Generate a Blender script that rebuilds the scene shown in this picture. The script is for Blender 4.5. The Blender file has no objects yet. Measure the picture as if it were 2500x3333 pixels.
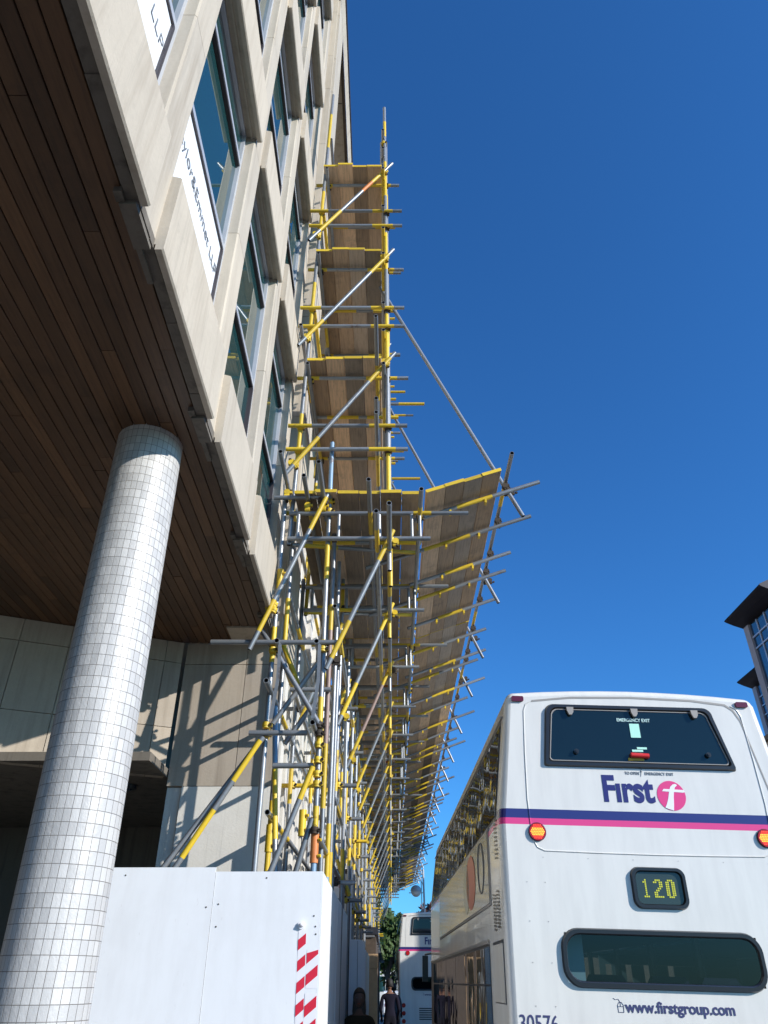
import bpy, math, random
from mathutils import Vector, Matrix
random.seed(7)
S = bpy.context.scene
COL = S.collection
R = math.radians
# ------------------------------------------------------------------ camera
cam_d = bpy.data.cameras.new('camera'); cam = bpy.data.objects.new('camera', cam_d); COL.objects.link(cam)
FPX, CX, CY = 2360.0, 1250.0, 1666.5
yv = Vector((1245 - CX, CY - 3195, -FPX)).normalized()
zv = Vector((1240 - CX, 3645.0, -FPX)); zv = (zv - yv * zv.dot(yv)).normalized()
xv = yv.cross(zv)
M = Matrix((xv, yv, zv)).to_4x4()
cam.matrix_world = Matrix.Translation((0, 0, 1.7)) @ M
cam_d.sensor_fit = 'VERTICAL'; cam_d.sensor_height = 36.0; cam_d.lens = FPX / 3333 * 36
cam_d.clip_start = 0.05; cam_d.clip_end = 3000
S.camera = cam
S.render.resolution_x = 768; S.render.resolution_y = 1024
# ------------------------------------------------------------------ light
SUN = Vector((1.7, -1.0, 0.88)).normalized()
el = math.asin(SUN.z); az = math.atan2(SUN.x, SUN.y)
W = bpy.data.worlds.new('World'); S.world = W; W.use_nodes = True
nt = W.node_tree; bg = nt.nodes['Background']
sky = nt.nodes.new('ShaderNodeTexSky'); sky.sky_type = 'NISHITA'; sky.sun_disc = False
sky.sun_elevation = el; sky.sun_rotation = az
sky.altitude = 100; sky.air_density = 1.0; sky.dust_density = 0.4; sky.ozone_density = 3.5
tint = nt.nodes.new('ShaderNodeMix'); tint.data_type = 'RGBA'; tint.blend_type = 'MULTIPLY'; tint.inputs[0].default_value = 1.0
tint.inputs[7].default_value = (0.27, 0.72, 1.16, 1)
nt.links.new(sky.outputs[0], tint.inputs[6]); nt.links.new(tint.outputs[2], bg.inputs[0]); bg.inputs[1].default_value = 0.148
sl = bpy.data.lights.new('sun', 'SUN'); sl.energy = 5.0; sl.angle = R(0.5); sl.color = (1.0, 0.955, 0.89)
so = bpy.data.objects.new('sun', sl); COL.objects.link(so)
so.rotation_euler = SUN.to_track_quat('Z', 'Y').to_euler()
S.view_settings.view_transform = 'Standard'; S.view_settings.look = 'None'
S.view_settings.exposure = 0.22; S.view_settings.gamma = 1

# ------------------------------------------------------------------ materials
def new_mat(name):
    m = bpy.data.materials.new(name); m.use_nodes = True
    return m, m.node_tree, m.node_tree.nodes['Principled BSDF']
def N(t, typ, **kw):
    n = t.nodes.new(typ)
    for k, v in kw.items(): setattr(n, k, v)
    return n
def mix(t, fac, a, b, blend='MIX'):
    n = N(t, 'ShaderNodeMix', data_type='RGBA', blend_type=blend)
    for i, v in ((0, fac), (6, a), (7, b)):
        if hasattr(v, 'is_output'): t.links.new(v, n.inputs[i])
        elif isinstance(v, (int, float)): n.inputs[i].default_value = v
        else: n.inputs[i].default_value = (*v, 1)
    return n.outputs[2]
def noise(t, scale, vec=None, detail=4, rough=0.6):
    n = N(t, 'ShaderNodeTexNoise'); n.inputs['Scale'].default_value = scale
    n.inputs['Detail'].default_value = detail; n.inputs['Roughness'].default_value = rough
    if vec is not None: t.links.new(vec, n.inputs['Vector'])
    return n.outputs['Fac']
def ramp(t, fac, lo, hi, a=0.0, b=1.0):
    n = N(t, 'ShaderNodeMapRange'); n.inputs[1].default_value = lo; n.inputs[2].default_value = hi
    n.inputs[3].default_value = a; n.inputs[4].default_value = b
    t.links.new(fac, n.inputs[0]); return n.outputs[0]
def mathn(t, op, a, b=0.0):
    n = N(t, 'ShaderNodeMath', operation=op)
    for i, v in ((0, a), (1, b)):
        if hasattr(v, 'is_output'): t.links.new(v, n.inputs[i])
        else: n.inputs[i].default_value = v
    return n.outputs[0]
def coords(t, scale=(1, 1, 1), kind='Object'):
    c = N(t, 'ShaderNodeTexCoord'); m = N(t, 'ShaderNodeMapping'); m.inputs['Scale'].default_value = scale
    t.links.new(c.outputs[kind], m.inputs[0]); return m.outputs[0]
def bump(t, b, h, strength=0.3, dist=0.01):
    n = N(t, 'ShaderNodeBump'); n.inputs['Strength'].default_value = strength; n.inputs['Distance'].default_value = dist
    t.links.new(h, n.inputs['Height']); t.links.new(n.outputs[0], b.inputs['Normal'])
def island(t):
    return mathn(t, 'FRACT', mathn(t, 'ADD', N(t, 'ShaderNodeNewGeometry').outputs['Random Per Island'], N(t, 'ShaderNodeObjectInfo').outputs['Random']))
def simple(name, col, rough=0.6, metal=0.0, var=0.0, scale=8, spec=None, emit=None, estr=1.0, bmp=0.0):
    m, t, b = new_mat(name)
    b.inputs['Roughness'].default_value = rough; b.inputs['Metallic'].default_value = metal
    if var:
        v = coords(t); f = noise(t, scale, v)
        c = mix(t, ramp(t, f, 0.3, 0.7), [x * (1 - var) for x in col], [min(1, x * (1 + var)) for x in col])
        t.links.new(c, b.inputs['Base Color'])
        if bmp: bump(t, b, noise(t, scale * 6, v), bmp)
    else: b.inputs['Base Color'].default_value = (*col, 1)
    if spec is not None: b.inputs['Specular IOR Level'].default_value = spec
    if emit: b.inputs['Emission Color'].default_value = (*emit, 1); b.inputs['Emission Strength'].default_value = estr
    return m
def concrete(name, base, dark, streak=0.5, rough=0.85):
    m, t, b = new_mat(name); b.inputs['Roughness'].default_value = rough
    v = coords(t); vs = coords(t, (7, 7, 0.5))
    n1 = noise(t, 1.7, v, 6, 0.65); n2 = noise(t, 1.3, vs, 5, 0.6); n3 = noise(t, 45, v, 3, 0.7)
    c = mix(t, ramp(t, n1, 0.35, 0.7), base, [x * 0.86 for x in base])
    c = mix(t, ramp(t, n2, 0.5, 0.78, 0, streak), c, dark)
    c = mix(t, ramp(t, n3, 0.3, 0.75, 0, 0.3), c, [x * 0.7 for x in base])
    n5 = noise(t, 2.4, coords(t, (9, 9, 0.35)), 6, 0.7); n6 = noise(t, 4.5, v, 7, 0.8)
    c = mix(t, ramp(t, n5, 0.56, 0.72, 0, 0.5), c, [x * 0.62 for x in base]); c = mix(t, ramp(t, n6, 0.6, 0.72, 0, 0.45), c, [x * 0.6 for x in base])
    isl = mix(t, island(t), (0.9, 0.9, 0.9), (1.06, 1.04, 1.0))
    c = mix(t, 1.0, c, isl, 'MULTIPLY')
    t.links.new(c, b.inputs['Base Color'])
    bump(t, b, n3, 0.35, 0.004)
    return m
def wood(name, a, bcol, dark, axis='Y', tone=0.5, rough=0.75):
    m, t, b = new_mat(name); b.inputs['Roughness'].default_value = rough
    sc = {'Y': (9, 0.55, 9), 'X': (0.55, 9, 9), 'Z': (9, 9, 0.55)}[axis]
    v = coords(t, sc); v2 = coords(t)
    grain = noise(t, 6, v, 6, 0.7); blot = noise(t, 3.1, v2, 5, 0.7)
    r = island(t)
    c = mix(t, r, a, bcol)
    c = mix(t, ramp(t, grain, 0.45, 0.7, 0, 0.55), c, dark)
    c = mix(t, ramp(t, blot, 0.55, 0.75, 0, 0.6), c, [x * 0.45 for x in a])
    wn = N(t, 'ShaderNodeTexWhiteNoise', noise_dimensions='1D'); t.links.new(r, wn.inputs['W'])
    g = mix(t, wn.outputs['Value'], [1 - tone] * 3, [1 + tone * 0.25] * 3)
    c = mix(t, 1.0, c, g, 'MULTIPLY')
    t.links.new(c, b.inputs['Base Color']); bump(t, b, grain, 0.3, 0.004)
    return m
MT = {}
MT['facade'] = concrete('precast_concrete', (0.53, 0.47, 0.385), (0.33, 0.275, 0.21), 0.9)
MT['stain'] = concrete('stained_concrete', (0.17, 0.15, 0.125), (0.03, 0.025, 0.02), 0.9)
MT['backwall'] = concrete('board_marked_concrete', (0.44, 0.38, 0.31), (0.22, 0.18, 0.14), 0.8)
MT['render'] = concrete('white_render', (0.72, 0.70, 0.65), (0.6, 0.57, 0.5), 0.25)
MT['soffitwood'] = wood('soffit_timber', (0.105, 0.052, 0.023), (0.17, 0.085, 0.036), (0.04, 0.02, 0.01), 'Y', 0.35, 0.5)
MT['board'] = wood('scaffold_board_timber', (0.46, 0.39, 0.32), (0.80, 0.55, 0.34), (0.19, 0.15, 0.12), 'Y', 0.66)
MT['ply'] = wood('raw_plywood', (0.42, 0.27, 0.15), (0.48, 0.32, 0.19), (0.3, 0.18, 0.1), 'Z', 0.15)
def tube_mat(name, col, dark, rough, metal, wear=0.4):
    m, t, b = new_mat(name)
    v = coords(t, (1, 1, 1)); n1 = noise(t, 14, v, 6, 0.7); n2 = noise(t, 60, v, 3, 0.7)
    c = mix(t, ramp(t, n1, 0.48, 0.72, 0, wear), col, dark)
    c = mix(t, ramp(t, n2, 0.55, 0.75, 0, wear * 0.8), c, [x * 0.6 for x in col])
    n3 = noise(t, 5.5, coords(t), 6, 0.75); c = mix(t, ramp(t, n3, 0.60, 0.70, 0, 0.75), c, (0.16, 0.085, 0.045)); n4 = noise(t, 9, coords(t, (1, 1, 0.8)), 5, 0.8)
    c = mix(t, ramp(t, n4, 0.66, 0.74, 0, 0.35), c, (0.46, 0.44, 0.41))
    c = mix(t, 1.0, c, mix(t, island(t), (0.72, 0.72, 0.72), (1.08, 1.08, 1.08)), 'MULTIPLY')
    t.links.new(c, b.inputs['Base Color'])
    b.inputs['Roughness'].default_value = rough; b.inputs['Metallic'].default_value = metal
    bump(t, b, n2, 0.15, 0.002)
    return m
MT['galv'] = tube_mat('galvanised_steel', (0.30, 0.315, 0.33), (0.17, 0.18, 0.195), 0.38, 0.45)
MT['yellow'] = tube_mat('yellow_paint', (0.72, 0.49, 0.03), (0.46, 0.31, 0.03), 0.45, 0.0, 0.4)
MT['blue'] = tube_mat('blue_grey_paint', (0.23, 0.36, 0.50), (0.28, 0.33, 0.38), 0.45, 0.1)
MT['brownp'] = tube_mat('brown_paint', (0.36, 0.25, 0.21), (0.25, 0.18, 0.16), 0.5, 0.1)
MT['orange'] = tube_mat('orange_paint', (0.75, 0.24, 0.06), (0.4, 0.15, 0.06), 0.5, 0.0)
MT['rust'] = tube_mat('rusty_iron', (0.06, 0.048, 0.036), (0.11, 0.055, 0.03), 0.8, 0.2, 0.8)
MT['bore'] = simple('tube_bore', (0.03, 0.025, 0.02), 0.9)
def panelmat():
    m, t, b = new_mat('white_panel'); b.inputs['Roughness'].default_value = 0.45
    a = noise(t, 2.2, coords(t, (3, 3, 0.6)), 5, 0.65); c = noise(t, 1.1, coords(t), 6, 0.7); d = noise(t, 30, coords(t, (1, 1, 0.25)), 4, 0.7)
    col = mix(t, ramp(t, a, 0.45, 0.75, 0, 0.6), (0.80, 0.81, 0.82), (0.70, 0.70, 0.70))
    col = mix(t, ramp(t, c, 0.50, 0.72, 0, 0.5), col, (0.72, 0.725, 0.73)); col = mix(t, ramp(t, d, 0.66, 0.8, 0, 0.5), col, (0.48, 0.46, 0.43))
    t.links.new(col, b.inputs['Base Color']); bump(t, b, c, 0.12, 0.01); return m
MT['white'] = panelmat()
MT['infill'] = simple('white_infill', (0.85, 0.87, 0.90), 0.3)
MT['alu'] = simple('window_aluminium', (0.50, 0.52, 0.56), 0.35, 0.3, var=0.06, scale=5)
MT['gasket'] = simple('dark_gasket', (0.035, 0.03, 0.035), 0.5)
MT['ink'] = simple('dark_grey_lettering', (0.16, 0.17, 0.18), 0.5)
MT['rubber'] = simple('black_rubber', (0.018, 0.018, 0.02), 0.28)
MT['navy'] = simple('navy_vinyl', (0.028, 0.026, 0.15), 0.3)
MT['pink'] = simple('pink_vinyl', (0.72, 0.055, 0.22), 0.3)
MT['redtape'] = simple('red_tape', (0.65, 0.02, 0.045), 0.35)
MT['whitetape'] = simple('white_tape', (0.82, 0.8, 0.82), 0.3)
MT['darkmetal'] = simple('dark_metal', (0.05, 0.05, 0.06), 0.4, 0.5)
MT['darkroof'] = simple('dark_roof_metal', (0.025, 0.022, 0.03), 0.5, 0.2)
MT['paintbeige'] = simple('beige_post_paint', (0.33, 0.31, 0.33), 0.6, var=0.05)
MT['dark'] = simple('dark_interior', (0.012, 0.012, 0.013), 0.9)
MT['hinge'] = simple('grey_hinge', (0.30, 0.28, 0.26), 0.5)
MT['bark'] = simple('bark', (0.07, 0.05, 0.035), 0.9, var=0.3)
MT['leaf'] = simple('green_leaves', (0.04, 0.075, 0.014), 0.6, var=0.4, scale=1.5)
MT['leafred'] = simple('copper_leaves', (0.11, 0.045, 0.03), 0.6, var=0.4, scale=1.5)
MT['tan'] = simple('tan_board', (0.44, 0.29, 0.16), 0.7, var=0.1)
MT['mint'] = simple('pale_green_label', (0.45, 0.82, 0.68), 0.4)
MT['redplastic'] = simple('red_plastic', (0.6, 0.03, 0.03), 0.3)
MT['lampred'] = simple('unlit_red_lens', (0.42, 0.012, 0.012), 0.15)
MT['marker'] = simple('dark_red_lens', (0.11, 0.012, 0.03), 0.25)
MT['led_on'] = simple('lit_amber_led', (0.9, 0.25, 0.02), 0.2, emit=(1.0, 0.45, 0.05), estr=1.6)
MT['led_red'] = simple('lit_red_led', (0.8, 0.05, 0.02), 0.2, emit=(1.0, 0.08, 0.03), estr=0.9)
MT['dots'] = simple('lit_matrix_dot', (0.3, 0.32, 0.02), 0.4, emit=(0.50, 0.52, 0.03), estr=0.55)
MT['dispbg'] = simple('display_glass', (0.035, 0.05, 0.045), 0.12)
MT['number'] = simple('navy_number', (0.05, 0.05, 0.14), 0.4)
MT['greytxt'] = simple('grey_text', (0.16, 0.17, 0.19), 0.4)
MT['paleglow'] = simple('pale_text', (0.55, 0.75, 0.72), 0.4)
MT['seat'] = simple('seat_cloth', (0.05, 0.04, 0.10), 0.9, var=0.3)
MT['bluepane'] = simple('blue_blanked_pane', (0.035, 0.11, 0.20), 0.25, var=0.15, scale=3)
MT['saloon'] = simple('grey_saloon_trim', (0.16, 0.17, 0.18), 0.6)
MT['blind'] = simple('pale_interior_panel', (0.28, 0.36, 0.40), 0.6)
MT['adwhite'] = simple('advert_panel', (0.27, 0.26, 0.225), 0.10, var=0.04, scale=2)
MT['adred'] = simple('advert_red', (0.60, 0.10, 0.03), 0.4)
MT['adolive'] = simple('advert_olive', (0.20, 0.20, 0.09), 0.2)
MT['ink2'] = simple('black_hair', (0.012, 0.01, 0.01), 0.7)
MT['hair'] = simple('brown_hair', (0.06, 0.035, 0.018), 0.6, var=0.4, scale=20)
MT['lampmetal'] = simple('lamp_metal', (0.45, 0.47, 0.48), 0.45, 0.2)
MT['lampglass'] = simple('lamp_globe', (0.6, 0.6, 0.58), 0.2)
# glass
def glass(name, base, rough, spec=1.0, ior=1.9, wav=0.0, wscale=2.0, wsc=(1, 1, 1)):
    m, t, b = new_mat(name)
    b.inputs['Base Color'].default_value = (*base, 1); b.inputs['Roughness'].default_value = rough
    b.inputs['IOR'].default_value = ior; b.inputs['Specular IOR Level'].default_value = 0.5 * spec
    if wav:
        v = coords(t, wsc); bump(t, b, noise(t, wscale, v, 2, 0.4), wav, 0.05)
    return m
MT['glass'] = glass('office_glass', (0.012, 0.05, 0.052), 0.015, 1.0, 2.3, 0.06, 0.8)
MT['busglass'] = glass('bus_side_glass', (0.008, 0.010, 0.010), 0.015, 1.0, 1.6, 0.22, 1.3, (1, 1, 0.6))
MT['rearglass'] = glass('bus_rear_glass', (0.006, 0.014, 0.018), 0.03, 1.0, 1.5)
MT['bldglass'] = glass('blue_office_glass', (0.012, 0.05, 0.12), 0.04, 1.0, 1.9, 0.03, 0.5)
# clear tinted glass for lower rear window so the interior shows
def tinted(name, tint=0.25):
    m, t, b = new_mat(name)
    tr = N(t, 'ShaderNodeBsdfTransparent'); tr.inputs[0].default_value = (tint * 0.75, tint, tint * 1.05, 1)
    gl = N(t, 'ShaderNodeBsdfGlossy'); gl.inputs['Roughness'].default_value = 0.02
    fr = N(t, 'ShaderNodeFresnel'); fr.inputs[0].default_value = 1.5
    mx = N(t, 'ShaderNodeMixShader'); out = t.nodes['Material Output']
    t.links.new(fr.outputs[0], mx.inputs[0]); t.links.new(tr.outputs[0], mx.inputs[1]); t.links.new(gl.outputs[0], mx.inputs[2])
    t.links.new(mx.outputs[0], out.inputs[0]); return m
MT['tint'] = tinted('tinted_glass', 0.42)
# bus body: white paint with a navy and a pink band
def busbody():
    m, t, b = new_mat('bus_paint'); b.inputs['Roughness'].default_value = 0.22
    b.inputs['Coat Weight'].default_value = 0.35; b.inputs['Coat Roughness'].default_value = 0.06
    c = N(t, 'ShaderNodeTexCoord'); sp = N(t, 'ShaderNodeSeparateXYZ'); t.links.new(c.outputs['Object'], sp.inputs[0])
    z = sp.outputs[2]
    def band(lo, hi): return mathn(t, 'MULTIPLY', mathn(t, 'GREATER_THAN', z, lo), mathn(t, 'LESS_THAN', z, hi))
    v = coords(t); vs = coords(t, (3, 3, 0.5))
    base = mix(t, ramp(t, noise(t, 2.5, vs, 5, 0.6), 0.4, 0.75, 0, 0.6), (0.73, 0.71, 0.66), (0.60, 0.58, 0.54))
    base = mix(t, ramp(t, noise(t, 25, v, 3, 0.7), 0.58, 0.8, 0, 0.25), base, (0.62, 0.60, 0.56))
    col = mix(t, band(BZ(2.925), BZ(3.004)), base, (0.030, 0.028, 0.155))
    col = mix(t, band(BZ(2.870), BZ(2.925)), col, (0.72, 0.055, 0.22))
    t.links.new(col, b.inputs['Base Color']); bump(t, b, noise(t, 1.2, v, 2, 0.4), 0.05, 0.02)
    return m
def BZ(z): return 1.7 + 0.93 * (z - 1.7)
MT['bus'] = busbody()
# tiled column
def tiles():
    m, t, b = new_mat('mosaic_tiles')
    c = N(t, 'ShaderNodeTexCoord'); sp = N(t, 'ShaderNodeSeparateXYZ'); t.links.new(c.outputs['Object'], sp.inputs[0])
    ang = mathn(t, 'ARCTAN2', sp.outputs[1], sp.outputs[0])
    u = mathn(t, 'MULTIPLY', ang, 38 / (2 * math.pi)); vv = mathn(t, 'MULTIPLY', sp.outputs[2], 1 / 0.060)
    w = noise(t, 1.2, coords(t), 2); u = mathn(t, 'ADD', u, mathn(t, 'MULTIPLY', w, 0.05))
    fu = mathn(t, 'FRACT', u); fv = mathn(t, 'FRACT', vv)
    eu = mathn(t, 'ABSOLUTE', mathn(t, 'SUBTRACT', fu, 0.5)); ev = mathn(t, 'ABSOLUTE', mathn(t, 'SUBTRACT', fv, 0.5))
    g = mathn(t, 'MAXIMUM', mathn(t, 'GREATER_THAN', eu, 0.464), mathn(t, 'GREATER_THAN', ev, 0.474))
    cell = N(t, 'ShaderNodeCombineXYZ')
    t.links.new(mathn(t, 'FLOOR', u), cell.inputs[0]); t.links.new(mathn(t, 'FLOOR', vv), cell.inputs[1])
    wn = N(t, 'ShaderNodeTexWhiteNoise'); t.links.new(cell.outputs[0], wn.inputs['Vector'])
    tile = mix(t, wn.outputs['Value'], (0.42, 0.41, 0.395), (0.56, 0.545, 0.52))
    dirt = noise(t, 1.6, coords(t, (2, 2, 0.6)), 4)
    tile = mix(t, ramp(t, dirt, 0.45, 0.75, 0, 0.35), tile, (0.45, 0.43, 0.40))
    col = mix(t, g, tile, (0.17, 0.155, 0.14)); t.links.new(col, b.inputs['Base Color'])
    b.inputs['Roughness'].default_value = 0.42
    tex = noise(t, 70, coords(t, (1, 1, 0.6)), 3)
    h = mathn(t, 'SUBTRACT', mathn(t, 'MULTIPLY', tex, 0.6), mathn(t, 'MULTIPLY', g, 0.8))
    h = mathn(t, 'ADD', h, mathn(t, 'MULTIPLY', wn.outputs['Value'], 0.25))
    bump(t, b, h, 0.55, 0.006); return m
MT['tiles'] = tiles()
MT['asphalt'] = simple('asphalt', (0.05, 0.05, 0.052), 0.9, var=0.25, scale=20, bmp=0.4)
MT['paving'] = simple('paving', (0.17, 0.16, 0.15), 0.85, var=0.15, scale=6)
MT['kerb'] = simple('kerb_stone', (0.3, 0.29, 0.27), 0.8, var=0.15)
MT['landc'] = simple('far_ground', (0.08, 0.085, 0.06), 0.9, var=0.3, scale=0.2)

# ------------------------------------------------------------------ mesh builder
class MB:
    def __init__(s): s.v = []; s.f = []; s.m = []; s.sm = []; s.c = None
    def add(s, vs, fs, mi=0, smooth=False):
        o = len(s.v); s.v += [Vector(p) for p in vs]
        for f in fs: s.f.append([i + o for i in f]); s.m.append(mi); s.sm.append(smooth)
    def box(s, a, b, mi=0):
        x0, y0, z0 = a; x1, y1, z1 = b
        s.add([(x0,y0,z0),(x1,y0,z0),(x1,y1,z0),(x0,y1,z0),(x0,y0,z1),(x1,y0,z1),(x1,y1,z1),(x0,y1,z1)],
              [(0,3,2,1),(4,5,6,7),(0,1,5,4),(1,2,6,5),(2,3,7,6),(3,0,4,7)], mi)
    def prism(s, poly, fn, t0, t1, mi=0, caps=True, smooth=False, capmi=None):
        n = len(poly); vs = [fn(p, t0) for p in poly] + [fn(p, t1) for p in poly]
        s.add(vs, [(i, (i+1) % n, n + (i+1) % n, n + i) for i in range(n)], mi, smooth)
        if caps:
            s.add(vs[:n], [tuple(range(n))[::-1]], mi if capmi is None else capmi); s.add(vs[n:], [tuple(range(n))], mi if capmi is None else capmi)
    def frame(s, p0, p1):
        d = (Vector(p1) - Vector(p0)).normalized()
        up = Vector((0, 0, 1)) if abs(d.z) < 0.9 else Vector((0, 1, 0))
        a = d.cross(up).normalized(); b = d.cross(a).normalized(); return d, a, b
    def rod(s, p0, p1, r, mi=0, seg=10, r1=None, caps=True):
        p0, p1 = Vector(p0), Vector(p1); d, a, b = s.frame(p0, p1); r1 = r if r1 is None else r1
        cs = [(math.cos(2*math.pi*i/seg), math.sin(2*math.pi*i/seg)) for i in range(seg)]
        vs = [p0 + (a*c + b*q)*r for c, q in cs] + [p1 + (a*c + b*q)*r1 for c, q in cs]
        s.add(vs, [(i, i+seg, (i+1) % seg + seg, (i+1) % seg) for i in range(seg)], mi, True)
        if caps: s.add(vs[:seg], [tuple(range(seg))], mi); s.add(vs[seg:], [tuple(range(seg))[::-1]], mi)
    def tube(s, p0, p1, r=0.0242, bands=((1.0, 0),), seg=12, bore=5, hollow=True):
        p0, p1 = Vector(p0), Vector(p1); d, a, b = s.frame(p0, p1)
        cs = [(math.cos(2*math.pi*i/seg), math.sin(2*math.pi*i/seg)) for i in range(seg)]
        ring = lambda p, q: [p + (a*c + b*w)*q for c, w in cs]
        ts = [0.0] + [t for t, _ in bands]; vs = []
        for t in ts: vs += ring(p0.lerp(p1, t), r)
        o = len(s.v); s.v += vs
        for k, (_, mi) in enumerate(bands):
            for i in range(seg):
                s.f.append([o+k*seg+i, o+(k+1)*seg+i, o+(k+1)*seg+(i+1) % seg, o+k*seg+(i+1) % seg]); s.m.append(mi); s.sm.append(True)
        for p, q, mi in ((p0, d, bands[0][1]), (p1, -d, bands[-1][1])):
            if hollow:
                vs = ring(p, r) + ring(p, r*0.82) + ring(p + q*0.08, r*0.82)
                s.add(vs, [(i, (i+1) % seg, seg+(i+1) % seg, seg+i) if q is d else (seg+i, seg+(i+1) % seg, (i+1) % seg, i) for i in range(seg)], 0)
                s.add(vs[seg:], [(i, (i+1) % seg, seg+(i+1) % seg, seg+i) for i in range(seg)] + [tuple(range(seg, 2*seg))], bore, True)
            else: s.add(ring(p, r), [tuple(range(seg))], mi)
    def sphere(s, c, rx, ry, rz, mi=0, nu=16, nv=10, z0=-1.0, z1=1.0):
        c = Vector(c); vs = []; t0 = math.asin(z0); t1 = math.asin(z1)
        for j in range(nv + 1):
            t = t0 + (t1 - t0)*j/nv
            for i in range(nu):
                q = 2*math.pi*i/nu; vs.append(c + Vector((rx*math.cos(t)*math.cos(q), ry*math.cos(t)*math.sin(q), rz*math.sin(t))))
        s.add(vs, [(j*nu+i, j*nu+(i+1) % nu, (j+1)*nu+(i+1) % nu, (j+1)*nu+i) for j in range(nv) for i in range(nu)], mi, True)
    def sheet(s, pts, nrm, th, mi=0):
        n = Vector(nrm)*th; vs = [Vector(p) for p in pts]; k = len(vs); vs2 = vs + [p - n for p in vs]
        s.add(vs2, [tuple(range(k)), tuple(range(2*k-1, k-1, -1))] + [(i, i+k, (i+1) % k + k, (i+1) % k) for i in range(k)], mi)
    def move(s, f):
        s.v = [Vector(f(p)) for p in s.v]; return s
    def join(s, o):
        k = len(s.v); s.v += o.v; s.f += [[i + k for i in f] for f in o.f]; s.m += o.m; s.sm += o.sm
    def mesh(s, name, mats):
        me = bpy.data.meshes.new(name); me.from_pydata([tuple(p) for p in s.v], [], s.f)
        for m in mats: me.materials.append(MT[m] if isinstance(m, str) else m)
        me.polygons.foreach_set('material_index', s.m); me.polygons.foreach_set('use_smooth', s.sm); me.update(); return me
    def build(s, name, mats, parent=None, label=None, **kw):
        if isinstance(mats, str): mats = [mats]
        o = bpy.data.objects.new(name, s.mesh(name, mats)); COL.objects.link(o)
        if parent: o.parent = parent
        if label: o['label'] = label
        for k, v in kw.items(): o[k] = v
        return o
def thing(name, label, cat, loc=(0, 0, 0), group=None, rot=(0, 0, 0)):
    o = bpy.data.objects.new(name, None); COL.objects.link(o); o.location = loc; o.rotation_euler = rot
    o.empty_display_size = 0.2; o['label'] = label; o['category'] = cat
    if group: o['group'] = group
    return o
def copy_tree(o, parent=None, skip=()):
    c = o.copy(); COL.objects.link(c); c.parent = parent
    for ch in o.children:
        if ch.name.split('.')[0] not in skip: copy_tree(ch, c, skip)
    return c
def text_mesh(txt, size, bold=0.0, squash=1.0, depth=0.002, align='LEFT', spacing=1.0):
    cu = bpy.data.curves.new('t', 'FONT'); cu.body = txt; cu.size = size; cu.offset = bold; cu.extrude = depth; cu.align_x = align
    cu.space_character = spacing
    ob = bpy.data.objects.new('t', cu); COL.objects.link(ob)
    dg = bpy.context.evaluated_depsgraph_get(); dg.update()
    me = bpy.data.meshes.new_from_object(ob.evaluated_get(dg))
    bpy.data.objects.remove(ob); bpy.data.curves.remove(cu)
    for v in me.vertices: v.co.x *= squash
    me.materials.clear(); return me
def put_text(name, txt, size, origin, ux, uy, mat, parent, bold=0, squash=1.0, width=None, spacing=1.0):
    """lettering lying in the plane spanned by ux (reading direction) and uy (up), local to the parent"""
    me = text_mesh(txt, size, bold, squash, spacing=spacing)
    if width:
        xs = [v.co.x for v in me.vertices]; k = width/(max(xs) - min(xs)); x0 = min(xs)
        for v in me.vertices: v.co.x = (v.co.x - x0)*k
    ux = Vector(ux).normalized(); uy = Vector(uy).normalized(); n = ux.cross(uy)
    me.transform(Matrix(((ux.x, uy.x, n.x, origin[0]), (ux.y, uy.y, n.y, origin[1]), (ux.z, uy.z, n.z, origin[2]), (0, 0, 0, 1))))
    me.materials.append(MT[mat]); me.name = name
    o = bpy.data.objects.new(name, me); COL.objects.link(o); o.parent = parent; return o

# ------------------------------------------------------------------ ground and streets
def ground_z(y): return 0.0 if y < 17 else max(-0.2, -0.2*(y - 17)/12)
b = MB(); b.add([(-400,-60,-0.24),(400,-60,-0.24),(400,900,-0.24),(-400,900,-0.24)], [(0,1,2,3)]); b.build('ground', 'landc', kind='structure')
ys = [-40, 0, 17, 20, 23, 26, 29, 60, 300]
def strip(x0, x1, dz):
    s = MB()
    for a, c in zip(ys, ys[1:]):
        za, zc = ground_z(a) + dz, ground_z(c) + dz
        s.add([(x0,a,za),(x1,a,za),(x1,c,zc),(x0,c,zc),(x0,a,-0.3),(x1,a,-0.3),(x1,c,-0.3),(x0,c,-0.3)], [(0,1,2,3),(1,5,6,2),(0,3,7,4)])
    return s
strip(0.45, 16, 0.0).build('road', 'asphalt', kind='structure')
strip(-12, 0.3, 0.12).build('pavement', 'paving', kind='structure')
strip(0.3, 0.446, 0.125).build('kerb', 'kerb', kind='structure')
strip(16.004, 40, 0.1).build('far_pavement', 'paving', kind='structure')

# ------------------------------------------------------------------ office building
XF = -1.35
def lean(p): return (p[0] + 0.0095*(p[2] - 5.5) if p[2] > 5.5 else p[0], p[1], p[2])
bld = thing('office_building', 'pale precast concrete office building with deep window bays, timber soffit and tiled column', 'building', (-1.6, 5, 0))
BL = Vector((1.6, -5, 0))
def bmap(p):   # scales the building about the camera, ground heights kept (window bay 1.52 m, storey 3.16 m)
    return Vector((0.8*p[0], 0.8*p[1], 0.8*p[2] + 0.34 if p[2] > 0.5 else p[2]))
def bput(b, name, mats, label=None, parent=None, lean_it=False, **kw):
    if lean_it: b.move(lean)
    b.move(bmap)
    b.move(lambda p: p + BL)
    return b.build(name, mats, parent or bld, label, **kw)
ST = 3.95; ZB = [5.5 + ST*i for i in range(5)]; PITCH = 1.905; Y0 = 2.88; NB = range(-3, 3); SPL = 1.61
ROOF = 24.6
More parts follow.
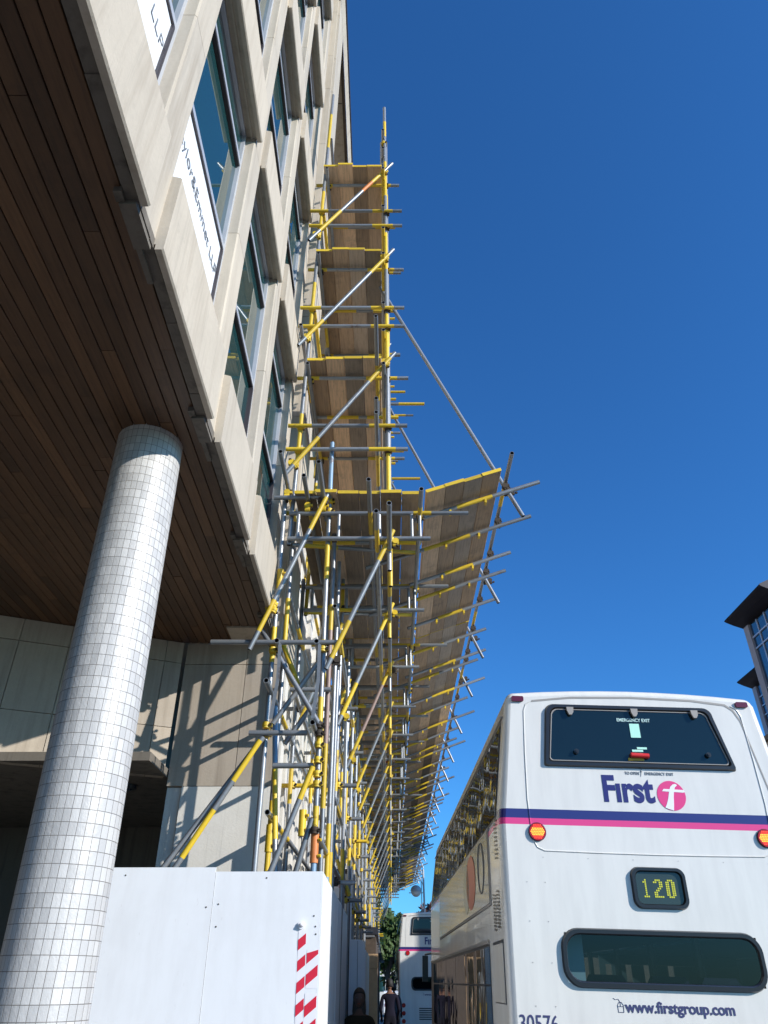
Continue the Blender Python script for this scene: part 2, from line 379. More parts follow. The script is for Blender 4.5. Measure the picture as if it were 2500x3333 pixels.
# spandrel beams
for i, zb in enumerate(ZB):
    for k in NB:
        y0 = Y0 + PITCH*k; s = MB()
        poly = [(-1.85, zb+0.07), (-1.475, zb+0.07), (-1.475, zb+0.035), (-1.455, zb+0.035), (-1.455, zb+0.05), (-1.405, zb+0.05), (-1.405, zb),
                (XF-0.012, zb), (XF, zb+0.012), (XF, zb+0.735), (XF-0.012, zb+0.75), (-1.52, zb+0.80), (-1.85, zb+0.80)]
        s.prism(poly, lambda p, t: (p[0], t, p[1]), y0, y0 + SPL, 0)
        bput(s, 'spandrel_beam', ['facade'], lean_it=True)
# piers between the bays
for k in list(NB) + [3]:
    ya = Y0 + PITCH*(k-1) + SPL - 0.02; yb = Y0 + PITCH*k + 0.02
    if k == 3: yb = ya + 0.33
    s = MB()
    for i, zb in enumerate(ZB):
        z1 = zb + ST - 0.008 if i < 4 else ROOF
        z0 = zb + (0.1 if i == 0 else 0)
        zm = zb + 2.35
        for za, zc in ((z0, zm - 0.006), (zm, z1)):
            s.prism([(-1.95, ya), (-1.435, ya), (-1.42, ya+0.015), (-1.42, yb-0.015), (-1.435, yb), (-1.95, yb)], lambda p, t: (p[0], p[1], t), za, zc, 0)
    bput(s, 'pier', ['facade'], lean_it=True)
# end wall with projecting fin beyond the last bay
s = MB()
for i, zb in enumerate(ZB):
    z1 = zb + ST - 0.008 if i < 4 else ROOF
    for za, zc in ((zb + (0.02 if i == 0 else 0), zb + 2.34), (zb + 2.35, z1)):
        s.box((-2.0, 8.632, za), (-1.53, 9.08, zc)); s.box((-2.0, 9.084, za), (-1.36, 9.16, zc)); s.box((-2.0, 9.164, za), (-1.30, 10.17, zc))
bput(s, 'end_fin', ['facade'], lean_it=True)
# windows
for i, zb in enumerate(ZB):
    for k in NB:
        y0 = Y0 + PITCH*k + 0.02; y1 = y0 + SPL - 0.04 + 0.0; zt = (ZB[i+1] + 0.07) if i < 4 else ROOF; zl = zb + 0.80
        fr = MB(); X = -1.555; w = 0.045
        t1, t2 = zb + 2.03, zb + 3.40
        for a, c in ((y0, y0+w), (y1-w, y1)): fr.box((X-0.03, a, zl), (X+0.03, c, zt)); 
        fr.box((X-0.03, y0+w, zl), (X+0.03, y1-w, zl+w)); fr.box((X-0.03, y0+w, zt-w), (X+0.03, y1-w, zt))
        for t in (t1, t2):
            fr.box((X-0.03, y0+w, t), (X+0.034, y1-w, t+0.06)); fr.box((X-0.02, y0+w, t-0.016), (X+0.026, y1-w-0.01, t-0.002), 1)
        # inner opening light below the first rail
        fr.box((X-0.02, y1-w-0.035, zl+w), (X+0.036, y1-w-0.003, t1-0.024), 1)
        wn = bput(fr, 'window', ['alu', 'gasket'], lean_it=True)
        for a, c in ((zl+w, t1-0.003), (t1+0.051, t2-0.003), (t2+0.051, zt-w)):
            p = MB(); tl = random.uniform(-0.004, 0.004)
            white = i == 0 and k in (-1, 0, -2) and a == zl+w
            xx = X + (0.012 if white else -0.012)
            p.add([(xx+tl, y0+w, a), (xx-tl, y1-w, a), (xx-tl, y1-w, c), (xx+tl, y0+w, c)], [(0,1,2,3)])
            bput(p, 'infill_panel' if white else 'pane', ['infill' if white else 'glass'], lean_it=True, parent=wn)
            if white:
                o = put_text('lettering', 'Taylor&Emmet LLP' if k != -2 else 'Solicitors LLP', 0.15, tuple(bmap((X + 0.033, y0 + 0.06, 7.08)) + BL), (0, 1, 0), (0, 0, 1), 'ink', wn, bold=-0.003, width=1.136)
# core behind the glass (floor slabs and dark rooms)
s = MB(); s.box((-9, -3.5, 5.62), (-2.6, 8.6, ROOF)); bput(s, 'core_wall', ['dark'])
for i, zb in enumerate(ZB):
    s = MB(); s.box((-2.59, -3.4, zb+0.12), (-1.96, 8.6, zb+0.6)); bput(s, 'floor_slab', ['render'], lean_it=True)
# roof
s = MB(); s.box((-9, -4, ROOF), (-1.13, 46, ROOF+0.12)); s.prism([(-1.115, ROOF-0.05), (-1.03, ROOF+0.30), (-1.03, ROOF+0.9), (-1.12, ROOF+0.9)], lambda p, t: (p[0], t, p[1]), -4, 46, 1); s.box((-1.027, -4, ROOF+0.5), (-0.995, 46, ROOF+0.95), 2)
s.box((-1.22, -4, ROOF-0.08), (-1.16, 46, ROOF-0.001), 3)
for y in range(12, 46, 3): s.box((-3.4, y, ROOF-0.012), (-1.23, y+0.02, ROOF-0.001), 3)
bput(s, 'roof', ['backwall', 'facade', 'darkmetal', 'bark'])
# recessed far block
s = MB()
for y in range(0, 12): 
    for z in range(0, 5):
        s.box((-6, 10.2 + 3*y, 5.6 + 3.8*z), (-3.4, 13.18 + 3*y, 5.6 + 3.8*z + 3.78))
bput(s, 'recessed_wall', ['facade'])
# timber soffit
s = MB(); x = -1.50
pw = 0.108
while x > -7.5:
    y = -3.5 + random.uniform(-2.5, 0)
    while y < 9.2:
        L = random.choice((1.8, 2.4, 3.0, 3.6)); ya = max(y, -3.5); yb = min(y + L, 9.19)
        if yb > ya:
            dz = random.uniform(0, 0.004)
            s.prism([(x-pw+0.004, 0.004+dz), (x-pw+0.008, dz), (x-0.008, dz), (x-0.004, 0.004+dz), (x-0.004, 0.02), (x-pw+0.004, 0.02)], lambda p, t: (p[0], t, 5.54 + p[1]), ya, yb - 0.003)
        y += L
    x -= pw
s.box((-8, -3.5, 5.562), (-1.49, 9.2, 5.60), 1)
bput(s, 'soffit', ['soffitwood', 'dark'])
# stained concrete edge strip between soffit and spandrels
s = MB(); random.seed(3)
y = -3.4
while y < 9.1:
    L = random.uniform(0.12, 0.4); d = random.uniform(0, 0.012)
    s.box((-1.488, y, 5.515 + d), (-1.412 + random.uniform(-0.006, 0.004), min(y+L, 9.15), 5.60)); y += L
for k in list(NB) + [3]:
    ya = Y0 + PITCH*(k-1) + SPL - 0.10; yb = Y0 + PITCH*k + 0.04
    s.box((-1.54, ya, 5.50), (-1.49, ya + 0.07, 5.60)); s.box((-1.525, ya + 0.072, 5.485), (-1.425, yb - 0.05, 5.585)); s.box((-1.515, yb - 0.048, 5.492), (-1.48, yb + 0.22, 5.592))
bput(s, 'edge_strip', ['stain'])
# column
s = MB(); n = 76; rc = 0.212
ring = [(math.cos(2*math.pi*i/n)*rc, math.sin(2*math.pi*i/n)*rc) for i in range(n)]
s.prism(ring, lambda p, t: (p[0] + 0.0186*(4.76 - t), p[1], t), 0.1, 4.79, 0, smooth=True)
co = s.build('column', 'tiles', bld, 'round white mosaic tiled column leaning up to the timber soffit'); co.location = (-1.575 + 1.6, 3.896 - 5, 0)
# back walls below the soffit
def wallseg(name, A, B_, zs, us, mat, th=0.10, label=None):
    A = Vector((*A, 0)); B_ = Vector((*B_, 0)); d = B_ - A; n = Vector((-d.y, d.x, 0)).normalized()
    if n.y < 0: n = -n
    s = MB()
    for u0, u1 in zip(us, us[1:]):
        for z0, z1 in zip(zs, zs[1:]):
            p = A + d*u0; q = A + d*(u1 - 0.008/d.length)
            s.prism([p, q, q + n*th, p + n*th], lambda v, t: (v.x, v.y, t), z0, z1 - 0.008)
    A2 = A + n*0.03; B2 = B_ + n*0.03
    s.prism([A2, B2, B2 + n*(th-0.05), A2 + n*(th-0.05)], lambda v, t: (v.x, v.y, t), zs[0] + 0.01, zs[-1] - 0.01)
    return bput(s, name, [mat], label)
wallseg('back_wall', (-2.62, 9.2), (-1.30, 9.2), [3.7, 5.25, 5.54], [0, 0.62, 1], 'backwall')
wallseg('back_wall', (-2.66, 9.16), (-5.6, 7.9), [3.8, 4.4, 5.25, 5.54], [0, 0.07, 0.44, 0.62, 1], 'backwall')
s = MB(); s.box((-2.43, 9.19, 0.12), (-1.27, 9.5, 3.69)); s.box((-2.62, 9.25, 0.12), (-2.45, 9.5, 3.69)); bput(s, 'entrance_panel', ['render'])
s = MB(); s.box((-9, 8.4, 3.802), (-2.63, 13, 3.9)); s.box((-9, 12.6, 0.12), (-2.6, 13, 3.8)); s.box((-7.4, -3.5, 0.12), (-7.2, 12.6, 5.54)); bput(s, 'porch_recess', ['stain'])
s = MB(); s.box((-7.1, 9.5, 0.15), (-6.9, 12, 3.0), 0); 
for y in (9.5, 10.3, 11.1, 11.9): s.box((-6.89, y, 0.15), (-6.85, y+0.07, 3.0), 1)
bput(s, 'entrance_glazing', ['glass', 'alu'])
for c in ((-4.9, 9.2, 3.80), (-3.2, 9.6, 3.80)):
    s = MB(); s.rod(c, (c[0], c[1], c[2]-0.05), 0.09, 0, 16); s.rod((c[0], c[1], c[2]-0.05), (c[0], c[1], c[2]-0.07), 0.03, 0, 10); bput(s, 'ceiling_lamp', ['darkmetal'])
# ribbed white lower wall running on under the scaffold
s = MB(); s.box((-1.9, 9.55, 0.12), (-1.42, 46, 5.50)); s.box((-2.6, 10.18, 5.51), (-1.46, 46, 8.4))
y = 9.8
while y < 45: s.box((-1.419, y, 0.12), (-1.345, y+0.30, 5.50)); y += 0.62
y = 10.4
while y < 45: s.box((-1.459, y, 5.51), (-1.385, y+0.5, 8.4)); y += 1.3
bput(s, 'ribbed_wall', ['render'], 'white ribbed wall running on behind the scaffold')

# ------------------------------------------------------------------ scaffold
random.seed(11)
scaf = thing('scaffold', 'long tube scaffold of galvanised and yellow poles with timber decks and a raised side fan', 'scaffold', (-0.5, 6.5, 0))
SL = Vector((0.5, -6.5, 0))
PARTS = {}
TM = ['galv', 'yellow', 'blue', 'brownp', 'orange', 'bore', 'rust']
def sx(y): return 0.0105*(y - 6.4)
def reg(kind, mb, near, mats=TM, size=1.0):
    d = (Vector(near) - Vector((0, 0, 1.7))).length
    PARTS.setdefault(kind, []).append((d/size, mb, mats))
def bands(L, style=None):
    st = style or random.choice(['ends', 'ends', 'one', 'plain', 'mid', 'ends'])
    if st == 'plain' or L < 0.3: return [(1.0, 0)]
    a = min(0.45, random.uniform(0.30, 0.60)/L); g = min(0.2, random.uniform(0.0, 0.25)/L)
    if st == 'yellow': return [(1.0, 1)]
    if st == 'ends': return ([(g, 0)] if g > 0.01 else []) + [(g + a, 1), (1 - a, 0), (1.0, 1)] if g + a < 1 - a else [(0.5, 1), (1.0, 0)]
    if st == 'one': return [(a, 1), (1.0, 0)] if random.random() < 0.5 else [(1 - a, 0), (1.0, 1)]
    if st == 'mid':
        c = random.uniform(0.3, 0.6); return [(c, 0), (min(0.95, c + a), 1), (1.0, 0)]
    if st == 'long':
        out = []; t = 0; k = random.choice((0, 1)); tot = random.uniform(0.3, 2)
        while tot < L: out.append((tot/L, k)); k = 1 - k; tot += random.uniform(0.35, 0.7) if k else random.uniform(1.6, 2.6)
        return out + [(1.0, k)]
def tb(kind, p0, p1, style=None, r=0.0242, seg=12, bd=None):
    p0, p1 = Vector(p0), Vector(p1); L = (p1 - p0).length; m = MB()
    far = (p0 + p1)/2
    if far.y > 16: seg = 8
    m.tube(p0, p1, r, bd or bands(L, style), seg)
    n = p0 if (p0 - Vector((0, 0, 1.7))).length < (p1 - Vector((0, 0, 1.7))).length else p1
    reg(kind, m, n, size=1 + L*0.1)
def coupler(p, ax=(0, 0, 1), ax2=(0, 1, 0), col=None, sc=1.0):
    p = Vector(p); ax = Vector(ax).normalized(); ax2 = Vector(ax2).normalized()
    if p.y > 15 and random.random() < 0.4: return
    m = MB(); c = (1 if random.random() < 0.5 else 6) if col is None else col; seg = 12 if p.y < 12 else 8
    n = ax.cross(ax2)
    if n.length < 0.1: n = Vector((1, 0, 0))
    n.normalize()
    m.rod(p - ax*0.026, p + ax*0.026, 0.033, c, seg); m.rod(p - ax*0.006, p + ax*0.006, 0.037, c, seg)
    q = p + n*0.052
    m.rod(q - ax2*0.026, q + ax2*0.026, 0.033, c, seg)
    if p.y < 14:
        for s1, a1, a2 in ((p, ax, ax2), (q, ax2, ax)):
            e = s1 + a2*0.040
            m.rod(e - n*0.035, e + n*0.055, 0.0075, 6, 6); m.rod(e + n*0.03, e + n*0.048, 0.015, 6, 6); m.box(tuple(e - Vector((0.014,)*3)), tuple(e + Vector((0.014,)*3)), c)
            m.rod(e - n*0.035, e - n*0.022, 0.014, 6, 6)
    reg('coupler', m, p)
FR = [6.5, 8.22, 10.15, 11.97, 13.62, 15.37, 17.05, 18.76, 20.6, 22.36, 24.1, 25.8, 27.5, 29.2, 30.9, 32.6, 34.3, 36.0, 37.8, 39.5, 41.2, 43.0, 44.7]
LIFT = [6.05, 8.02, 10.06, 12.03]
def xin(z): return -0.96 + 0.0165*(z - 6)
for k, y in enumerate(FR):
    s_ = sx(y)
    # upper inner and outer standards
    if k == 0:
        tb('standard', (xin(5.6), y, 5.5), (xin(14.35), y, 14.35), bd=[(0.11, 0), (0.2, 1), (0.335, 0), (0.46, 1), (0.56, 0), (0.69, 1), (0.82, 0), (0.93, 1), (1, 0)])
        tb('standard', (0.075, y, 5.2), (0.045, y, 13.95), bd=[(0.08, 0), (0.18, 1), (0.33, 0), (0.43, 1), (0.53, 0), (0.62, 1), (0.72, 0), (0.82, 1), (0.9, 0), (0.95, 1), (1, 0)])
        tb('standard', (0.09, y+0.35, 5.2), (0.07, y+0.35, 13.5), 'long')
    else:
        top = random.uniform(13.0, 13.7)
        tb('standard', (xin(5.6)+s_, y, 5.5), (xin(12.8)+s_, y, 12.9), 'long')
        tb('standard', (0.07+s_, y, 5.2), (0.05+s_, y, top), 'long')
    # lower standards A and B
    ja, jb = random.uniform(-0.03, 0.03), random.uniform(-0.03, 0.03)
    if k == 0:
        tb('standard', (-1.03, 6.5, 0.12), (-1.045, 6.5, 6.15), bd=[(0.60, 0), (0.68, 0), (0.74, 1), (1, 0)])
        tb('standard', (-0.555, 6.5, 0.12), (-0.565, 6.5, 6.85), bd=[(0.36, 2), (0.42, 1), (0.5, 0), (0.56, 1), (0.74, 0), (0.80, 1), (0.87, 0), (1.0, 2)])
        tb('standard', (-0.99, 6.85, 0.12), (-0.98, 6.85, 6.0), bd=[(0.4, 0), (0.5, 1), (0.72, 0), (0.84, 1), (1, 0)])
        tb('standard', (-0.545, 6.95, 0.12), (-0.53, 6.95, 5.9), bd=[(0.5, 0), (0.6, 1), (0.8, 3), (0.85, 1), (1, 0)])
        tb('standard', (-0.52, 7.4, 0.12), (-0.50, 7.4, 5.8), bd=[(0.42, 2), (0.5, 1), (1, 0)])
    else:
        tb('standard', (-1.0+s_+ja, y, 0.12), (-1.0+s_+ja, y, 6.0), 'long')
        tb('standard', (-0.57+s_+jb, y, 0.12), (-0.54+s_+jb, y, 6.0), 'long')
        tb('standard', (-0.55+s_+jb, y-0.8, 0.12), (-0.52+s_+jb, y-0.8, random.uniform(4.2, 5.8)), 'long')
        if k % 2: tb('standard', (-0.72+s_, y+0.25, 0.12), (-0.72+s_, y+0.25, 5.6), 'long')
    # lattice girder
    m = MB(); yy = y - 0.05; xe = 0.50 + s_; x0 = -0.98 + s_*0.5
    m.tube((x0, yy, 5.55), (xe, yy, 5.55), 0.0242, [(0.2, 0), (0.45, 1 if k % 2 else 0), (1, 0)] if k else [(1, 0)], 12 if y < 16 else 8)
    m.tube((x0, yy, 5.86), (xe-0.17, yy, 5.86), 0.0242, [(1, 0)], 12 if y < 16 else 8)
    x = x0 + 0.1
    while x < xe: m.tube((x, yy, 5.565), (x, yy, 5.845), 0.019, [(1, 0)], 8, hollow=False); x += 0.425
    m.tube((xe-0.19, yy, 5.565), (xe-0.19, yy, 5.845), 0.019, [(1, 0)], 8, hollow=False)
    reg('lattice_girder', m, (0, y, 5.5))
    # knee brace from the outer leg back to the lower standard
    yb = y - 0.10
    tb('brace', (0.115+s_, yb, 5.62), (-0.52+s_, yb, 4.12), bd=[(0.24, 1), (0.68, 3 if k == 2 else 0), (0.93, 1), (1, 0)])
    coupler((0.09+s_, yb+0.03, 5.52), (-0.4, 0, -1), (0, 1, 0)); coupler((-0.47+s_, yb+0.03, 4.24), (-0.4, 0, -1), (0, 1, 0))
    if k: tb('brace', (-0.50+s_, yb, 5.35), (-1.02+s_, yb, 3.95), bd=[(0.3, 1), (0.7, 0), (0.95, 1), (1, 0)])
    if k % 2 == 0 and k: tb('brace', (-0.98+s_, yb+0.2, 3.9), (-0.45+s_, yb+0.2, 2.6), 'ends')
    # lower horizontals
    for z in (4.35, 3.5, 2.55):
        if k: tb('transom', (-1.12+s_, y+0.06, z), (-0.30+s_, y+0.06, z), 'plain' if z != 3.5 else 'one'); coupler((-0.5+s_, y+0.03, z), (0, 0, 1), (1, 0, 0)); coupler((-1.0+s_, y+0.03, z), (0, 0, 1), (1, 0, 0))
    # transoms under the first deck and stub
    tb('transom', (-1.06, y+0.07, 5.94), (0.85+s_+random.uniform(-0.1, 0.1), y+0.07, 5.94), bd=[(0.12, 1), (0.3, 0), (0.55, 0), (0.68, 4 if k in (0, 3, 6) else 1), (0.8, 1), (1, 0)])
    tb('transom', (-0.95+s_, y+0.75, 5.97), (0.45+s_, y+0.75, 5.97), 'ends')
    tb('brace', (-0.98+s_, y+0.3, 5.68), (0.42+s_, y+0.9, 5.92), 'ends')
    coupler((0.40+s_, y+0.07, 5.90), (0, 1, 0), (1, 0, 0)); coupler((0.07+s_, y, 5.5), (0, 0, 1), (1, 0, 0)); coupler((-0.5+s_, y, 5.6), (0, 0, 1), (1, 0, 0), 6)
    # deck transoms at each lift
    for li, z in enumerate(LIFT[1:], 1):
        e = 0.28 + random.uniform(-0.03, 0.06) if random.random() < 0.7 or k == 0 else 0.62
        yy = y + 0.13 if k == 0 else y + 0.05
        tb('transom', (-1.065+0.010*(z-6), yy, z-0.055), (e+s_, yy, z-0.055), bd=[(0.2, 1), (0.4, 0), (0.62, 0), (0.9, 1), (1, 0)])
        coupler((xin(z)+s_+0.03, yy, z-0.1), (0, 0, 1), (1, 0, 0)); coupler((0.05+s_, yy-0.03, z-0.1), (0, 0, 1), (1, 0, 0))
        if k: tb('transom', (-0.9+s_, y-0.85, z-0.055), (0.2+s_, y-0.85, z-0.055), 'ends')
    if k:
        for z in (7.0, 9.0, 11.0):
            if random.random() < 0.35: tb('transom', (-0.9+s_, y+0.06, z), (random.choice((0.4, 0.62))+s_, y+0.06, z), 'ends')
    if k in (3, 7, 11, 15): 
        for z in LIFT: tb('brace', (0.14+s_, y-0.06, z+2.0), (-0.97+s_, y-0.06, z+0.35), 'ends')
# end guard rails and diagonal braces of the near end
for z in LIFT[:3]:
    for dz in (0.66, 1.0):
        tb('guard_rail', (-1.075+0.010*(z-6), 6.5-0.06, z+dz), (0.29, 6.5-0.06, z+dz), bd=[(0.12, 1), (0.2, 1), (0.68, 0), (0.9, 1), (1, 0)])
        coupler((xin(z+dz)+0.0, 6.47, z+dz), (0, 0, 1), (1, 0, 0), 1); coupler((0.06, 6.47, z+dz), (0, 0, 1), (1, 0, 0), 6)
for z, bd in ((6.05, [(0.05, 0), (0.26, 1), (0.72, 0), (0.93, 1), (1, 0)]), (8.02, [(0.06, 0), (0.26, 1), (0.76, 0), (0.93, 1), (1, 0)]), (10.06, [(0.1, 0), (0.26, 1), (0.38, 4), (0.64, 0), (0.88, 1), (1, 0)])):
    tb('brace', (0.16, 6.40, z+2.12), (-1.06+0.012*(z-6), 6.40, z+0.28), bd=bd); coupler((0.06, 6.43, z+1.97), (0.5, 0, 0.85), (0, 1, 0), 1); coupler((xin(z)-0.0, 6.43, z+0.43), (0.5, 0, 0.85), (0, 1, 0), 1)
# short yellow handover tube and top guard posts
tb('standard', (-0.0, 6.55, 12.1), (-0.0, 6.55, 13.0), 'plain'); coupler((0.03, 6.5, 12.9), (0, 0, 1), (1, 0, 0), 1)
# ledgers running along the street
def ledger(x, z, y0, y1=45.5, first=None, kind='ledger', drift=True, rise=0):
    y = y0; i = 0
    while y < y1:
        L = 6.4 if y < 16 else 15
        ya, yb = y, min(y + L, y1)
        tb(kind, (x + (sx(ya) if drift else 0), ya, z), (x + (sx(yb) if drift else 0), yb, z), 'long', bd=first if i == 0 else None)
        y += L; i += 1
YB = lambda a, b_: [(a, 0), (b_, 1), (0.62, 0), (0.72, 1), (1, 0)]
for x, z, y0, fb in ((-1.02, 6.20, 5.82, YB(0.13, 0.24)), (-0.79, 6.02, 5.98, YB(0.07, 0.13)), (-0.62, 6.02, 5.75, YB(0.17, 0.25)), (-0.125, 5.84, 5.8, YB(0.09, 0.16)),
                     (-0.05, 5.47, 5.80, YB(0.05, 0.12)), (0.075, 5.44, 5.62, YB(0.13, 0.3)), (0.40, 5.85, 5.98, YB(0.05, 0.12)), (1.41, 6.50, 6.24, YB(0.10, 0.16))):
    ledger(x, z, y0, first=fb)
for x, z, y0 in ((-0.06, 8.0, 5.66), (-0.06, 7.13, 6.06), (-0.06, 6.98, 6.12), (-0.99, 8.45, 6.2)):
    ledger(x, z, y0, first=[(0.12, 0), (0.22, 1), (0.6, 0), (0.7, 1), (1, 0)])
for z in LIFT[1:]:
    ledger(0.02, z-0.12, 6.3); ledger(xin(z)+0.04, z-0.12, 6.3); ledger(0.02, z+0.5, 6.35, kind='guard_rail'); ledger(0.02, z+1.0, 6.35, kind='guard_rail'); ledger(xin(z)+0.05, z+1.0, 6.5, kind='guard_rail')
for x, z, y0 in ((-0.97, 4.34, 6.25), (-0.60, 4.32, 6.22), (-1.02, 3.93, 6.17), (-0.60, 3.58, 6.24), (-0.97, 2.9, 6.5), (-0.53, 2.7, 6.5), (-0.52, 3.3, 7.5), (-0.50, 5.0, 6.9), (-0.98, 5.1, 6.9)):
    ledger(x, z, y0, first=[(0.12, 0), (0.22, 1), (0.6, 0), (0.72, 1), (1, 0)])
# near horizontal tubes and cross braces in the end frame
tb('transom', (-1.62, 6.43, 4.40), (-0.38, 6.43, 4.395), 'plain'); tb('transom', (-1.17, 6.40, 3.535), (-0.66, 6.40, 3.535), 'plain'); tb('transom', (-1.15, 6.42, 6.04), (-0.54, 6.42, 6.05), 'plain')
tb('transom', (-0.95, 6.5, 3.28), (-0.60, 6.5, 3.28), 'plain'); tb('transom', (-0.9, 6.9, 4.1), (-0.5, 6.9, 4.1), 'plain')
tb('brace', (-1.24, 6.37, 4.30), (-0.55, 6.37, 6.12), bd=[(0.10, 0), (0.28, 1), (0.72, 0), (0.94, 1), (1, 0)]); coupler((-1.05, 6.41, 4.72), (0.35, 0, 0.93), (0, 1, 0), 1); coupler((-1.05, 6.41, 4.78), (0.35, 0, 0.93), (0, 1, 0), 1); coupler((-0.60, 6.41, 5.98), (0.35, 0, 0.93), (0, 1, 0), 6)
tb('brace', (-0.99, 6.55, 3.66), (-0.57, 6.55, 4.30), 'plain'); tb('brace', (-0.98, 6.45, 4.28), (-0.56, 6.45, 3.62), 'plain'); tb('brace', (-0.88, 6.62, 3.5), (-0.60, 6.62, 3.92), 'plain')
tb('brace', (-0.95, 6.45, 2.3), (-0.60, 6.45, 3.26), 'plain', bd=[(0.72, 0), (1, 1)]); tb('brace', (-0.74, 6.5, 2.3), (-0.59, 6.5, 2.85), 'plain'); tb('brace', (-1.02, 6.8, 3.9), (-0.86, 6.6, 2.2), bd=[(0.35, 2), (0.7, 1), (1, 0)])
tb('raker', (-1.84, 6.40, 2.33), (-1.04, 6.40, 3.50), bd=[(1, 0)]); tb('raker', (-1.72, 6.36, 2.33), (-1.06, 6.36, 3.46), bd=[(0.18, 0), (0.5, 1), (0.7, 0), (1, 1)])
tb('brace', (-0.98, 6.75, 4.5), (-0.78, 6.6, 4.02), bd=[(0.6, 1), (1, 1)]); tb('brace', (-1.20, 6.6, 4.62), (-1.05, 6.45, 4.37), 'plain')
for z in (4.40, 4.34, 3.62, 3.55, 3.2, 2.75): coupler((-0.56, 6.46, z), (0, 0, 1), (1, 0, 0)); 
for z in (4.40, 4.33, 3.62, 3.54): coupler((-1.035, 6.46, z), (0, 0, 1), (1, 0, 0), 1)
for z in (3.45, 3.32, 3.12, 6.03, 5.9): coupler((-0.56, 6.47, z), (0, 0, 1), (1, 0, 0), 1 if z > 3.4 else None)
for x, z in ((-1.02, 6.12), (-0.79, 5.95), (-0.62, 5.95)): coupler((x, 6.44, z), (0, 1, 0), (1, 0, 0), 1)
# sleeve couplers
for p in ((-0.558, 6.5, 2.62), (-0.985, 6.85, 2.75), (-0.72, 7.0, 2.9), (-1.03, 6.5, 5.1)):
    m = MB(); m.rod((p[0], p[1], p[2]-0.11), (p[0], p[1], p[2]+0.11), 0.034, 1 if p[0] != -0.558 else 4, 12)
    for dz in (-0.06, 0.06): m.rod((p[0]+0.03, p[1]-0.02, p[2]+dz), (p[0]+0.055, p[1]-0.03, p[2]+dz), 0.013, 1, 8)
    reg('sleeve', m, p)
# fan tubes, rakers and boards of the raised fan
def fz(x, y): return 5.985 + 0.36*(x - 0.47 - sx(y))
fy = [6.72, 7.45, 8.25, 8.75, 9.6, 10.65, 11.6, 11.95]
while fy[-1] < 45: fy.append(fy[-1] + random.choice((0.55, 0.85, 1.0, 1.15)))
for i, y in enumerate(fy):
    s_ = sx(y); x1 = (1.78, 1.80, 1.66, 1.66, 1.62, 1.60, 1.70, 1.60)[i] + s_ if i < 8 else random.choice((1.56, 1.60, 1.72, 1.85)) + s_
    x0 = -0.2 + s_ if i % 2 else 0.33 + s_
    tb('fan_tube', (x0, y, fz(x0, y)), (x1, y, fz(x1, y)), bd=[(0.15, 0), (0.34, 0), (0.62, 1), (1, 0)])
    coupler((1.41+s_, y+0.03, fz(1.41+s_, y)+0.045), (0.93, 0, 0.35), (0, 1, 0), 6)
    for xx in (0.75, 1.15):
        if y < 20:
            m = MB(); m.box((xx+s_-0.012, y-0.03, fz(xx+s_, y)-0.07), (xx+s_+0.012, y+0.03, fz(xx+s_, y)-0.02), 1); reg('board_clip', m, (xx, y, 6))
ry = [6.95, 9.2, 11.25]
while ry[-1] < 44: ry.append(ry[-1] + random.uniform(1.9, 2.5))
for i, y in enumerate(ry):
    s_ = sx(y); tb('raker', (-0.03+s_, y, 10.02), (1.60+s_, y, 6.14), bd=[(1, 0)]); coupler((1.46+s_, y+0.02, 6.48), (0.4, 0, -0.9), (0, 1, 0), 6)
# boards
BM = ['board', 'yellow']
def board(x, y0, y1, z, tilt=0.0, w=0.222, kind='board'):
    m = MB(); th = 0.038; c, s_ = math.cos(tilt), math.sin(tilt); ang = 0.0105
    def f(px, py, pz): return (x + px*c - pz*s_ + sx(py), py, z + px*s_ + pz*c)
    k = 0.012; bow = random.uniform(-0.004, 0.004)
    e = random.uniform(-0.02, 0.02)
    sec = [y0 + e, y0 + e + 0.007, (y0+y1)/2, y1 - 0.012]
    m.v = [Vector(f(px, py, pz + (bow if i == 2 else 0))) for i, py in enumerate(sec) for px, pz in ((0.008, 0), (w-0.008, 0), (w, 0.009), (w, th), (0, th), (0, 0.009))]
    for i in range(3):
        o_ = 6*i
        for q in range(6): m.f.append([o_+q, o_+(q+1) % 6, o_+6+(q+1) % 6, o_+6+q]); m.m.append(1 if i == 0 else 0); m.sm.append(False)
    m.f.append([5, 4, 3, 2, 1, 0]); m.m.append(1); m.sm.append(False)
    m.add([f(px, y1-0.01, pz) for px, pz in ((0, 0), (w, 0), (w, th), (0, th))], [(0, 1, 2, 3)], 0)
    reg(kind, m, f(w/2, y0, 0), BM)
def deck(xs, z, ystart, tiltf=None):
    for j, x in enumerate(xs):
        y = ystart + random.uniform(-0.015, 0.015)
        while y < 45:
            L = 3.9; board(x, y, min(y + L, 45.5), z + (tiltf(x)[0] if tiltf else 0) + random.uniform(0, 0.006), tiltf(x)[1] if tiltf else random.uniform(-0.008, 0.008)); y += L
deck([-0.93 + 0.229*i for i in range(6)], LIFT[0], 6.35)
deck([-0.905 + 0.226*i for i in range(4)], LIFT[1] - 0.01, 6.35)
deck([-0.895 + 0.222*i for i in range(4)], LIFT[2] - 0.0, 6.35)
deck([-0.875 + 0.218*i for i in range(4)], LIFT[3] - 0.0, 6.35)
deck([0.475 + 0.205*i for i in range(4)], 6.05, 6.35, lambda x: ((x - 0.475)*0.36, 0.34))
